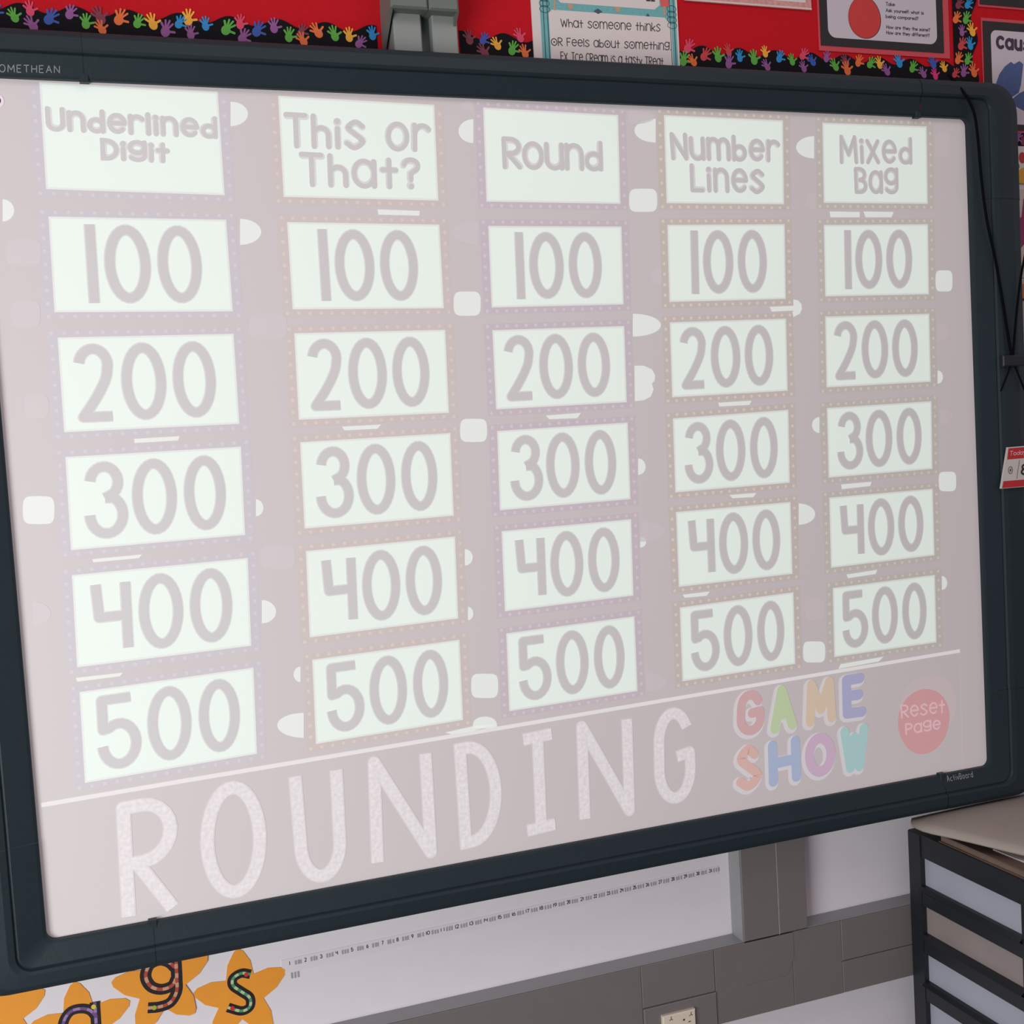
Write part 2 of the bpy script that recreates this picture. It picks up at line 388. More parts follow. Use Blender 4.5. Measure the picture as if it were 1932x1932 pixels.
def wave(x, t=0): return 1.2955 + .0062 * math.cos(2 * math.pi * (x - X0) / PER)
def hstrip(xa, xb, label, lst):
    YB = WALL - .0024
    e = empty('handprint_border', ((xa + xb) / 2, WALL - .0012, 1.225), label, 'border', 'scalloped handprint border strips')
    n = max(4, int((xb - xa) / .003)); pts = [(xa + (xb - xa) * i / n, wave(xa + (xb - xa) * i / n)) for i in range(n + 1)]
    b = MB()
    vs = [(p[0], YB, p[1]) for p in pts] + [(p[0], YB, 1.222) for p in pts] + [(p[0], WALL - .0012, p[1]) for p in pts]
    m = n + 1; b.add(vs, [(i, i + m, i + m + 1, i + 1) for i in range(n)] + [(i + 1, i + 1 + 2 * m, i + 2 * m, i) for i in range(n)])
    b.build('border_card', m_blk, e); hands(e, lst, YB - .0003)
hstrip(-.62, at(710, 60, WALL).x, 'scalloped black border with coloured handprints, left of the projector mount',
  [('g', 28, 34), ('k', 57, 22), ('p', 63, 50), ('b', 92, 37), ('p', 131, 28), ('g', 162, 46), ('o', 193, 57), ('d', 190, 36), ('o', 224, 38), ('g', 259, 45), ('y', 289, 47), ('p', 312, 60), ('c', 337, 46), ('y', 355, 39), ('p', 360, 66), ('c', 388, 50), ('g', 426, 57), ('k', 453, 47), ('p', 457, 73), ('b', 484, 60), ('p', 517, 54), ('g', 545, 71), ('o', 573, 79), ('d', 568, 62), ('o', 601, 63), ('g', 632, 69), ('y', 659, 71), ('p', 677, 83), ('c', 703, 68), ('b', -10, 25), ('y', -30, 30)])
hstrip(at(866, 70, WALL).x, at(1012, 70, WALL).x, 'short handprint border piece between the projector mount and the lettered poster',
  [('d', 886, 76), ('b', 911, 77), ('y', 939, 87), ('g', 966, 96), ('o', 991, 102), ('k', 982, 72), ('d', 915, 101)])
hstrip(at(1279, 90, WALL).x, at(1800, 120, WALL).x, 'scalloped handprint border running right of the lettered poster to the corner',
  [('k', 1297, 92), ('g', 1289, 116), ('o', 1309, 118), ('r', 1328, 107), ('g', 1355, 109), ('p', 1375, 121), ('r', 1375, 99), ('c', 1396, 110), ('g', 1423, 114), ('y', 1444, 102), ('p', 1448, 127), ('c', 1470, 111), ('g', 1495, 117), ('k', 1514, 106), ('p', 1517, 130), ('b', 1534, 118), ('p', 1559, 111), ('g', 1577, 127), ('o', 1599, 134), ('d', 1597, 119), ('o', 1619, 119), ('g', 1641, 122), ('y', 1660, 123), ('p', 1674, 136), ('c', 1697, 120), ('g', 1721, 130), ('p', 1743, 141), ('m', 1765, 144), ('b', 1761, 122), ('y', 1782, 130)])
e = empty('handprint_border', (1.69, WALL - .0024, 1.225), 'vertical scalloped handprint border at the right edge of the red display', 'border', 'scalloped handprint border strips')
n = 90; YB = WALL - .0036; b = MB()
vs = []; zz = [1.222 + (1.60 - 1.222) * i / n for i in range(n + 1)]
for z in zz:
    xr = 1.7165 + .0072 * math.cos(2 * math.pi * (z - 1.345) / .0735); vs += [(1.6685, YB, z), (xr, YB, z), (xr, WALL - .0024, z), (1.6685, WALL - .0024, z)]
b.add(vs, [f for i in range(n) for a in (4 * i,) for f in ((a, a + 1, a + 5, a + 4), (a + 1, a + 2, a + 6, a + 5), (a + 3, a, a + 4, a + 7))])
b.build('border_card', m_blk, e)
hands(e, [('d', 1808, 10), ('c', 1825, 10), ('o', 1803, 37), ('g', 1822, 38), ('p', 1815, 62), ('y', 1835, 61), ('r', 1813, 87), ('c', 1831, 87), ('o', 1807, 114), ('g', 1825, 115), ('p', 1818, 138), ('o', 1838, 138), ('r', 1801, 141)], YB - .0003)

# ---------------------------------------------------------------- posters on the red display
m_paper = mat('white_poster_paper', (226, 212, 210), .5, noise=.02, scale=50)
m_teal = mat('teal_print', (112, 176, 180), .55, noise=.2, scale=220)
m_ink = mat('black_ink', (36, 32, 36), .6)
m_char = mat('black_card', (38, 32, 34), .5, noise=.08, scale=60)
PY = WALL - .0045
def sheet(mb, x0, x1, z0, z1, Y, th=.0008, mi=0): mb.box(x0, x1, Y, Y + th, z0, z1, mi)
def PX(x, y): q = at(x, y, PY); return (q.x, q.z)
ps = empty('lettered_poster', (.965, WALL - .002, 1.20), 'white and teal poster lettered What someone thinks, tucked behind the whiteboard top', 'poster')
xl = PX(1005, 60)[0]; xr = PX(1280, 60)[0]
b = MB(); sheet(b, xl, xr, 1.20, 1.60, PY, .0035 - .0012); b.build('sheet', m_paper, ps)
tl = PX(1021, 60)[0]; tr = PX(1278, 90)[0]
b = MB(); b.poly([(tl, 1.20), (tr, 1.20), (tr, 1.585), (tl, 1.585)], PY - .0002); b.build('teal_frame', m_teal, ps)
il = PX(1038, 80)[0]; ir = PX(1268, 80)[0]; zt = PX(1150, 26)[1]; z2 = PX(1150, 12)[1]
b = MB(); b.poly([(il, 1.20), (ir, 1.20), (ir, zt - .012), (ir - .012, zt), (il + .006, zt), (il, zt - .006)], PY - .0004); b.build('text_panel', m_paper, ps)
b = MB(); b.poly([(il + .014, z2 + .008), (il + .022, z2), (ir - .03, z2), (ir - .02, z2 + .008), (ir - .02, 1.56), (il + .014, 1.56)], PY - .0004); b.build('text_panel', m_paper, ps)
b = MB()
for xx in (tl + .0055, tl + .0125, tr - .0115, tr - .004): b.ribbon([(xx, 1.20), (xx, 1.58)], .0011, PY - .0006, cap=False)
for cx_, cz_, s_ in ((tl + .008, zt, 1), (tr - .008, zt - .012, 1)):
    for j in range(4): b.ribbon(EA(cx_, cz_ + j * .009, .0085, .0055, 0, 360, 20), .0008, PY - .00065 - j * 1e-5, closed=False, cap=False)
b.build('pen_lines', mat('dark_teal_ink', (34, 62, 66), .6), ps)
m_sl = mat('slate_print', (70, 84, 100), .6); m_tan = mat('tan_print', (190, 158, 130), .6)
b = MB(); q = PX(1128, 22); b.poly([(q[0] - .008, q[1]), (q[0], q[1] + .005), (q[0] + .008, q[1]), (q[0], q[1] - .004)], PY - .0006); b.build('motif', m_sl, ps)
b = MB(); q = PX(1222, 31); b.poly([(q[0] - .004, q[1]), (q[0], q[1] + .005), (q[0] + .004, q[1])], PY - .0006); b.build('motif', m_sl, ps)
for x_, y_ in ((1165, 18), (1076, 13)):
    b = MB(); q = PX(x_, y_); b.poly([(q[0] - .006, q[1] + .004), (q[0] + .006, q[1] + .004), (q[0] + .004, q[1] - .003), (q[0], q[1] - .005), (q[0] - .004, q[1] - .003)], PY - .0006); b.build('motif', m_tan, ps)
for x_, y_, lo_, hi_ in ((1046, 10, .008, .03), (1253, 18, .010, .012)):
    b = MB(); q = PX(x_, y_); b.box(q[0] - .002, q[0] + .002, PY - .0007, PY - .0003, q[1] - lo_, q[1] + hi_); b.build('motif', m_tan, ps)
b = MB(); q = PX(1253, 5); b.poly([(q[0] - .009, q[1] + .01), (q[0] + .008, q[1] + .008), (q[0] + .009, q[1] - .006), (q[0] - .006, q[1] - .007)], PY - .0008); b.build('motif', mat('coral_print', (226, 92, 92), .6), ps)
YT = PY - .0007
for s_, qd in (('What s@me@ne thinks', [(1057, 35), (1246, 43), (1246, 60), (1058, 51)]), ('@R Feels ab@ut s@mething.', [(1039, 70), (1266, 79), (1266, 95), (1040, 86)]), ('Ex. Ice CReam is a tasty TReat', [(1057, 97), (1252, 108), (1252, 125), (1058, 114)])):
    b = MB(); text(b, s_, quad(qd, YT), .0013, YT, big=True, gap=.16); b.build('lettering', m_ink, ps)
b = MB(); text(b, 'II', quad([(1219, -14), (1236, -13), (1236, 3), (1219, 2)], YT), .0022, YT); b.build('lettering', m_ink, ps)

# pattern-edged poster whose lower edge only is in view
pp = empty('floral_poster', (1.24, WALL - .002, 1.365), 'white poster with a red floral border, cut off by the top of the photo', 'poster')
za = at(1410, 10, PY).z; xa = PX(1292, 0)[0]; xb = PX(1531, 12)[0]
b = MB(); sheet(b, xa, xb, za, 1.60, PY, .0022); b.build('sheet', mat('floral_print', (214, 150, 146), .5, noise=.45, scale=160), pp)
b = MB(); sheet(b, xa + .03, xb - .012, za + .012, 1.59, PY - .0004, .0004); b.build('text_panel', m_paper, pp)
b = MB(); b.ribbon([(xa, za + .002), (xb, za + .002)], .003, PY - .0006, cap=False); b.build('edge_line', mat('pale_edge', (226, 200, 192), .4), pp)

# apple poster
ap = empty('apple_poster', (1.515, WALL - .002, 1.31), 'poster of a red apple on white with black mount above the border', 'poster')
z0 = (PX(1548, 82)[1] + PX(1780, 103)[1]) / 2; xa = PX(1548, 50)[0]; xb = PX(1780, 60)[0]
b = MB(); sheet(b, xa - .004, xb + .014, z0 - .009, 1.60, PY + .0012, .0010); b.build('laminate_margin', mat('laminate_over_red', (206, 72, 82), .25), ap)
b = MB(); sheet(b, xa, xb, z0, 1.595, PY, .0012); b.build('mount_card', m_char, ap)
wx0 = PX(1562, 50)[0]; wx1 = PX(1767, 50)[0]; wz = (PX(1600, 73.5)[1] + PX(1740, 82)[1]) / 2
b = MB(); b.poly(roundrect(wx0, wx1, wz, 1.58, .016), PY - .0004, 0, .0004); b.build('sheet', mat('white_print_paper', (206, 192, 200), .45, noise=.02, scale=50), ap)
ac = PX(1631, 33); ar_ = .0340; az = .0365
b = MB(); b.poly([(ac[0] + (ar_ + .001) * math.cos(a) * (1 - .06 * math.sin(a)), ac[1] + (az + .001) * math.sin(a)) for a in [math.radians(i * 9) for i in range(40)]], PY - .0006); b.build('apple_outline', mat('maroon_print', (80, 24, 26), .5), ap)
b = MB(); b.poly([(ac[0] + ar_ * math.cos(a) * (1 - .06 * math.sin(a)) - .0006, ac[1] + az * math.sin(a)) for a in [math.radians(i * 9) for i in range(40)]], PY - .0008); b.build('apple', mat('apple_red_print', (206, 56, 54), .5, noise=.08, scale=90), ap)
b = MB(); b.ribbon(EA(ac[0] - .001, ac[1] + az - .001, .006, .003, 200, 340, 8), .001, PY - .001); b.build('stalk', m_ink, ap)
for s_, qd in (('Take:', [(1671, 3.5), (1689, 4.5), (1689, 12), (1671, 11)]), ('Ask yourself: what is', [(1671, 15.5), (1743, 21), (1743, 28), (1671, 22.5)]), ('being compared?', [(1671, 27), (1733, 31.5), (1733, 38.5), (1671, 34)]),
               ('How are they the same?', [(1672, 47), (1755, 53), (1755, 60), (1672, 54)]), ('How are they different?', [(1672, 57.5), (1754, 63.5), (1754, 70.5), (1672, 64.5)])):
    b = MB(); text(b, s_, quad(qd, YT), .0012, YT, gap=.16); b.build('lettering', mat('grey_ink', (88, 78, 88), .6), ap)

# cause poster
cp = empty('cause_poster', (1.84, WALL - .002, 1.20), 'black-mounted poster lettered Cause with blue shapes, beside the board corner', 'poster')
xa = PX(1856, 90)[0]; zt = PX(1880, 41)[1]; zb = PX(1920, 246)[1]
b = MB(); sheet(b, xa - .003, 2.02, zb - .004, zt + .006, PY + .0012, .001); b.build('laminate_margin', mat('laminate_over_red', (206, 72, 82), .25), cp)
b = MB(); sheet(b, xa, 2.02, zb, zt, PY, .0012); b.build('mount_card', m_char, cp)
wx0 = PX(1870, 90)[0]; z1 = PX(1890, 58)[1]; z0 = PX(1920, 235)[1]
b = MB(); b.poly(roundrect(wx0, 2.0, z0, z1, .012), PY - .0004, 0, .0004); b.build('sheet', MATS['white_print_paper'], cp)
m_bl = mat('blue_crystal_print', (76, 92, 138), .7, noise=.2, scale=120)
for pg in ([(1560, 1100), (1610, 960), (1680, 860), (1760, 800), (1800, 830), (1870, 790), (1920, 830), (1890, 1100), (1860, 1200), (1745, 1275), (1660, 1180)], [(1870, 1205), (1960, 1160), (2060, 1300), (1960, 1450), (1790, 1360), (1765, 1290)]):
    b = MB(); b.poly([PX(1650 + x / 6.85, y / 6.85) for x, y in pg], PY - .0006); b.build('blue_shape', m_bl, cp)
b = MB(); text(b, 'Cause', quad([(1879, 66), (1962, 76), (1962, 101), (1879, 92)], YT), .0065, YT, big=True, gap=.3); b.build('lettering', mat('plum_ink', (66, 48, 72), .6), cp)
# dark poster above it
dp = empty('dark_poster', (1.86, WALL - .002, 1.41), 'black-mounted poster at the top right corner of the photo', 'poster')
zq = at(1890, 11, PY).z; xa = PX(1849, 5)[0]
b = MB(); sheet(b, xa - .003, 2.02, zq - .004, 1.60, PY + .0012, .001); b.build('laminate_margin', MATS['laminate_over_red'], dp)
b = MB(); sheet(b, xa, 2.02, zq, 1.60, PY, .0012); b.build('mount_card', m_char, dp)
b = MB(); sheet(b, xa + .02, 2.0, zq + .02, 1.59, PY - .0004, .0004); b.build('sheet', MATS['white_print_paper'], dp)
# second border and cards right of the board
e = empty('handprint_border', (1.90, WALL - .0024, at(1920, 273, WALL).z), 'short handprint border piece under the Cause poster at the right edge', 'border', 'scalloped handprint border strips')
b = MB(); b.box(1.74, 2.05, WALL - .003, WALL - .0012, at(1920, 276, WALL).z, at(1920, 250, WALL).z); b.build('border_card', m_blk, e)
hands(e, [('p', 1918, 262), ('d', 1930, 268)], WALL - .0034)
def card(name, label, z_top, z_bot, col, cat_='card'):
    e = empty(name, (1.88, WALL - .0012, z_bot), label, cat_)
    b = MB(); sheet(b, 1.755, 2.03, z_bot, z_top, WALL - .0024, .0012); b.build('sheet', mat(name + '_paper', col, .5, noise=.03, scale=50), e); return e
Q = lambda x, y: (lambda q: (q.x, q.z))(at(x, y, WALL - .0028))
sm = card('smiley_card', 'white card of coloured smiley faces right of the whiteboard', Q(1920, 274)[1], Q(1920, 345)[1], (226, 216, 206))
for cx, cy, rx, ry, c in ((1915.5, 286, .0072, .0105, (206, 196, 60)), (1929, 297.5, .0085, .0105, (196, 44, 60)), (1918, 313.5, .0068, .008, (96, 48, 96))):
    q = Q(cx, cy); b = MB(); b.disc(q, rx, ry, WALL - .0028, n=20); b.build('face', mat('face_%d' % c[1], c, .5), sm)
q = Q(1915, 286); b = MB(); b.ribbon(EA(q[0], q[1] - .001, .0045, .004, 200, 340, 8), .0009, WALL - .0031); b.disc((q[0] - .002, q[1] + .003), .0009, .001, WALL - .0031); b.disc((q[0] + .002, q[1] + .003), .0009, .001, WALL - .0031)
b.build('smile', m_ink, sm)
b = MB(); b.poly([Q(1906, 345), Q(1906, 325), Q(1918, 324), Q(1930, 316), Q(1950, 318), Q(1950, 347)], WALL - .0029); b.build('yellow_wave', mat('yellow_print', (226, 166, 52), .5), sm)
st = card('star_card', 'cream card with a magenta star right of the whiteboard', Q(1925, 357)[1], Q(1925, 524)[1], (214, 196, 184))
q = Q(1940, 425)
b = MB(); b.poly([(q[0] + (.052 if i % 2 == 0 else .022) * math.cos(math.radians(100 + 36 * i)), q[1] + (.052 if i % 2 == 0 else .022) * math.sin(math.radians(100 + 36 * i))) for i in range(10)], WALL - .0028); b.build('star', mat('magenta_print', (150, 46, 98), .5), st)
oc = card('picture_card', 'pale card with an orange picture strip right of the whiteboard', Q(1930, 528)[1], Q(1930, 830)[1], (206, 178, 168))
b = MB(); a_, c_ = Q(1922, 536), Q(1960, 562); sheet(b, a_[0], c_[0] + .03, c_[1], a_[1], WALL - .0030, .0005); b.build('picture_strip', mat('orange_print', (200, 120, 62), .5, noise=.3, scale=90), oc)
b = MB(); a_, c_ = Q(1924, 563), Q(1960, 567); sheet(b, a_[0], c_[0] + .03, c_[1], a_[1], WALL - .0030, .0005); b.build('strip_edge', mat('maroon_print', (80, 24, 26)), oc)

# ---------------------------------------------------------------- interactive whiteboard
BW, BH = 1.62, 1.17285
wb = empty('interactive_whiteboard', (BW / 2, .03, -.066), 'large dark-framed interactive whiteboard showing a projected rounding game board', 'whiteboard')
BASE = (214, 203, 205); BE = (.090, .078, .077)
m_surf = mat('whiteboard_surface', BASE, .38, emit=BE, spec=.35)
m_bez = mat('slate_frame_plastic', (35, 46, 53), .5, spec=.3, noise=.10, scale=120, bump=.25)
m_bez2 = mat('slate_corner_plastic', (34, 45, 52), .5, spec=.3, noise=.10, scale=120, bump=.25)
b = MB(); b.poly(roundrect(-.012, BW + .012, -.012, BH + .012, .01), 0, 0, .026); b.build('surface', m_surf, wb)
PR = [(0, .0), (0, -.0075), (.05, -.0095), (.44, -.0175), (.475, -.0165), (.50, -.0205), (.56, -.0225), (.80, -.0210), (.93, -.0150), (.99, -.006), (1.0, .002), (1.0, .026), (.6, .03)]
LW, RW, TW, BWD = .113, .113, .0652, .066
def loop(t, sxs, szs):
    g = t * .72 if t < .5 else .36 + (t - .5) * 1.28
    x0, x1, z0, z1 = -LW * g, BW + RW * g, -BWD * t, BH + TW * t; r = .013 + (.058 - .013) * max(0, (t - .35) / .65) ** 1.1
    out = []
    def side(a, c, fixed, ax, cuts):
        vals = [a] + [v for v in cuts] + [c]
        return [((v, fixed) if ax == 'x' else (fixed, v)) for v in vals]
    n = 10
    def arc(cx, cz, a): return [(cx + r * math.cos(math.radians(a + 90 * i / n)), cz + r * math.sin(math.radians(a + 90 * i / n))) for i in range(1, n)]
    out += side(z0 + r, z1 - r, x1, 'z', szs); out += arc(x1 - r, z1 - r, 0)
    out += side(x1 - r, x0 + r, z1, 'x', sxs[::-1]); out += arc(x0 + r, z1 - r, 90)
    out += side(z1 - r, z0 + r, x0, 'z', szs[::-1]); out += arc(x0 + r, z0 + r, 180)
    out += side(x0 + r, x1 - r, z0, 'x', sxs); out += arc(x1 - r, z0 + r, 270)
    return out
CX0, CX1, CZ0, CZ1 = .140, 1.512, .14, 1.03
def piece(name, sel, mt, lift=0.0):
    b = MB(); loops = [[(p[0], y - (lift if y < -.003 else 0), p[1]) for p in loop(t, [CX0, CX1], [CZ0, CZ1])] for t, y in PR]
    N = len(loops[0]); used = {}; vs = []; fs = []
    def vid(i, j):
        if (i, j) not in used: used[(i, j)] = len(vs); vs.append(loops[i][j])
        return used[(i, j)]
    for j in range(N):
        k = (j + 1) % N; mx = (loops[5][j][0] + loops[5][k][0]) / 2; mz = (loops[5][j][2] + loops[5][k][2]) / 2
        if not sel(mx, mz): continue
        for i in range(len(PR) - 1): fs.append((vid(i, j), vid(i, k), vid(i + 1, k), vid(i + 1, j)))
    b.add(vs, fs); b.build(name, mt, wb)
inx = lambda x: CX0 < x < CX1
inz = lambda z: CZ0 < z < CZ1
piece('frame_rail', lambda x, z: inx(x) and z > 1, m_bez)
piece('frame_rail', lambda x, z: inx(x) and z < 0.1, m_bez)
piece('frame_rail', lambda x, z: inz(z) and x > 1, m_bez)
piece('frame_rail', lambda x, z: inz(z) and x < 0.5, m_bez)
for sxn in (0, 1):
    for szn in (0, 1):
        piece('frame_corner', lambda x, z: (x > CX1 if sxn else x < CX0) and (z > CZ1 if szn else z < CZ0), m_bez2, .0009)
for x in (CX0, CX1):
    for z0_, z1_ in ((BH - .0028, BH + .010), (-.010, .0028)):
        b = MB(); b.bbox(x - .006, x + .006, -.0112, -.0002, z0_, z1_, .001); b.build('joint_clip', m_bez, wb)
def bezy(t):
    for (t0, y0), (t1, y1) in zip(PR[1:], PR[2:]):
        if t0 <= t <= t1: return y0 + (y1 - y0) * (t - t0) / (t1 - t0)
    return -.02
m_logo = mat('grey_logo_print', (150, 146, 158), .5)
def logo(s_, qd, wd, Yg, top):
    b = MB(); text(b, s_, quad(qd, Yg), wd, 0, gap=.3, cap=False)
    for v in b.v:
        tt = (v.z - BH) / TW if top else -v.z / BWD
        v.y = bezy(max(0, min(.43, tt))) - .0013
    o = b.build('maker_lettering', m_logo, wb); return o
logo('PROMETHEAN', [(-30, 121), (113, 124.5), (113, 138), (-30, 135)], .0010, -.013, True)
logo('ActivBoard', [(1787, 1464), (1836, 1455), (1836, 1466), (1787, 1475)], .0011, -.013, False)

# ---- projected picture -------------------------------------------------
def glow(name, e, base=BASE, rough=.38, **k): return mat(name, base, rough, emit=tuple(a + c for a, c in zip(BE, e)), spec=.35, **k)
m_card = glow('projected_white', (.20, .285, .24), (216, 214, 211))
m_cardh = glow('projected_white_soft', (.10, .14, .12), (226, 220, 220))
m_half = glow('projected_half', (.09, .125, .105), (214, 206, 209))
m_num = glow('projected_black', (.012, .018, .017), (211, 204, 206))
TINT = [((211, 203, 211), (216, 206, 210)), ((215, 201, 198), (222, 206, 200)), ((210, 195, 205), (218, 203, 211)), ((210, 198, 191), (228, 212, 198)), ((207, 200, 191), (222, 212, 202))]
ROWS = ['head', '100', '200', '300', '400', '500']
CARDS = [
 [[(76.3, 157), (409, 175), (422, 366.5), (89, 355)], [(93.7, 410.5), (425, 416.4), (437.4, 585.7), (104.8, 587.2)], [(110.8, 638.8), (439, 631.6), (449.8, 798), (123, 813.5)], [(125.5, 864), (452.9, 844.6), (460.7, 1007.6), (135.9, 1036)], [(137.8, 1086.9), (465.7, 1054.7), (472.3, 1216.9), (147.5, 1256.8)], [(152.1, 1307.3), (476.5, 1261.5), (483.1, 1420.6), (162.2, 1474.9)]],
 [[(526.6, 182.7), (817.7, 199.5), (825.5, 376.8), (536.9, 369.8)], [(543.4, 420.8), (827.3, 425.5), (835.8, 580), (553.8, 582)], [(557, 630.5), (838.4, 624), (845.4, 777.3), (565.4, 790.2)], [(568, 836), (848, 818.7), (854.5, 971.4), (576.3, 995.4)], [(578.9, 1041.3), (857, 1014), (862.9, 1165.4), (586, 1200.7)], [(591, 1246.2), (865.3, 1208.8), (872, 1356.9), (597.8, 1401.6)]],
 [[(913, 204.6), (1164.7, 218.8), (1169, 383), (919.3, 378.8)], [(922.7, 428), (1171, 429.2), (1175, 572.9), (929.2, 578.5)], [(930.5, 624.6), (1176.3, 616.8), (1181, 757.4), (937.5, 770.8)], [(939.5, 814.8), (1182.8, 798.8), (1188, 940.3), (944.7, 961)], [(947.8, 1003.7), (1189.3, 981.2), (1193.6, 1122.3), (954, 1151.6)], [(956.7, 1196.4), (1195.6, 1164.4), (1201.3, 1302.4), (962.4, 1340)]],
 [[(1254, 218.8), (1475.7, 228.7), (1477.8, 384), (1259, 381.9)], [(1260.4, 425.9), (1479, 424.6), (1481, 562.5), (1264.3, 568.2)], [(1265, 609.8), (1481.6, 602.6), (1484.7, 735.9), (1269.5, 748)], [(1270.8, 791), (1486, 774.7), (1488.6, 909.3), (1275.4, 927.4)], [(1276.7, 967.5), (1490, 948.6), (1493.8, 1081.4), (1282, 1105.5)], [(1283.8, 1147.6), (1495.6, 1119), (1499.1, 1251.3), (1288.8, 1283.8)]],
 [[(1552.8, 233), (1747, 240), (1749, 383.2), (1555.4, 381.3)], [(1555.4, 425.9), (1749.5, 424.6), (1751.3, 554), (1558, 557.8)], [(1558, 598.7), (1752, 593.3), (1754.7, 719), (1560.6, 729.4)], [(1561.3, 771.3), (1756, 758.4), (1757.8, 883.4), (1564.5, 899.7)], [(1565.7, 940.3), (1758.5, 923.5), (1761.9, 1046.4), (1569, 1069.7)], [(1572.3, 1110.7), (1762.6, 1086), (1765.6, 1210.7), (1575.2, 1238)]]]
HEAD = [[('Underlined', [(84, 200), (409, 220), (411, 263), (87, 248)]), ('Digit', [(188, 260), (320, 268), (321, 309), (190, 303)])],
        [('This or', [(534, 211), (811, 226), (812, 288), (537, 280)]), ('That?', [(563, 286), (792, 298), (794, 359), (566, 353)])],
        [('Round', [(945, 257), (1136, 266), (1138, 324), (948, 320)])],
        [('Number', [(1262, 249), (1470, 258), (1470, 307), (1266, 303)]), ('Lines', [(1300, 308), (1441, 313), (1443, 367), (1302, 363)])],
        [('Mixed', [(1581, 254), (1720, 259), (1721, 311), (1584, 310)]), ('Bag', [(1610, 315), (1694, 316), (1695, 367), (1612, 366)])]]
NUMU = {'1': [(.18, .25), (.285, .545), (.585, .84)], '2': [(.07, .30), (.332, .588), (.628, .88)], '3': [(.08, .325), (.353, .61), (.653, .90)], '4': [(.09, .315), (.354, .61), (.65, .90)], '5': [(.075, .325), (.365, .62), (.665, .91)]}
L1, L2, L3, L4, L5, L6 = -.0001, -.0002, -.0003, -.0005, -.0008, -.0011
for ci, col in enumerate(CARDS):
    mb_, md_ = glow('projected_border_%d' % ci, (0, 0, 0), TINT[ci][0]), glow('projected_dots_%d' % ci, (.045, .035, .03), TINT[ci][1])
    for ri, pq in enumerate(col):
        q = quad(pq, 0)
        wq = np.linalg.norm(bil(q, 1, .5) - bil(q, 0, .5)); hq = np.linalg.norm(bil(q, .5, 1) - bil(q, .5, 0))
        mu, mv = .0150 / wq, .0112 / hq
        top = mv
        if ri == 0:   # the top border meets the frame
            top = min(mv, max(.002, (BH - .006 - max(q[0][1], q[1][1])) / hq))
        b = MB(); ex = lambda u, v: tuple(bil(q, u, v))
        ring_o = [ex(-mu, 1 + top), ex(1 + mu, 1 + top), ex(1 + mu, -mv), ex(-mu, -mv)]
        ring_i = [ex(0, 1), ex(1, 1), ex(1, 0), ex(0, 0)]
        vs = [(p[0], L1, min(p[1], BH - .001)) for p in ring_o + ring_i]
        b.add(vs, [(j, i, i + 4, j + 4) for i in range(4) for j in ((i + 1) % 4,)])
        b.build('border_band', mb_, wb)
        # dots along the band
        b = MB(); du, dv = .0090 / wq, .0072 / hq; nx = 15; nz = 8
        dp_ = [(-du + (1 + 2 * du) * i / nx, v) for i in range(nx + 1) for v in ((1 + dv, -dv) if top > dv else (-dv,))] + [(u, -dv + (1 + 2 * dv) * i / nz) for i in range(1, nz + (1 if top <= dv else 0)) for u in (-du, 1 + du)]
        for u, v in dp_:
            p = bil(q, u, v)
            if p[1] < BH - .006: b.disc(p, .0028, .0028, L2, n=8)
        b.build('border_dots', md_, wb)
        # card
        b = MB(); s = .0014
        def exq(d): return [ex(-d / wq, 1 + d / hq), ex(1 + d / wq, 1 + d / hq), ex(1 + d / wq, -d / hq), ex(-d / wq, -d / hq)]
        A, B_, C_ = exq(s), exq(-s), None
        b.poly([(p[0], min(p[1], BH)) for p in A], L3 + .00004, 1); b.poly([(p[0], min(p[1], BH)) for p in B_], L3, 0)
        cd = b.build('category_card' if ri == 0 else 'value_card', [m_card, m_cardh], wb)
        cn = ('Underlined Digit', 'This or That', 'Round', 'Number Lines', 'Mixed Bag')[ci]
        cd['label'] = 'white projected heading card reading ' + cn if ri == 0 else 'white projected card reading %d00 in the %s column' % (ri, cn)
        # print
        if ri:
            d = str(ri); b = MB()
            for gi, (c, (u0, u1)) in enumerate(zip(d + '00', NUMU[d])):
                gq = [tuple(bil(q, u0, .935)), tuple(bil(q, u1, .935)), tuple(bil(q, u1, .085)), tuple(bil(q, u0, .085))]
                glyph(b, c, gq, .0158, L4 - gi * 1e-5, mi=1, inset=.0138); glyph(b, c, gq, .0122, L5 - gi * 1e-5, mi=0, inset=.0138)
            b.build('numeral', [m_num, m_half], cd)
        else:
            for s_, hq_ in HEAD[ci]:
                b = MB(); hq2 = quad(hq_, 0); wd = (.0100, .0093, .0095, .0092, .0085)[ci] * (.72 if s_ in ('Underlined', 'Digit') else .9)
                text(b, s_, hq2, wd * 1.22, L4, big=True, gap=.25 if s_ != 'Round' else .18, mi=1); text(b, s_, hq2, wd * .82, L5, big=True, gap=.25 if s_ != 'Round' else .18)
                b.build('heading', [m_num, m_half], cd)
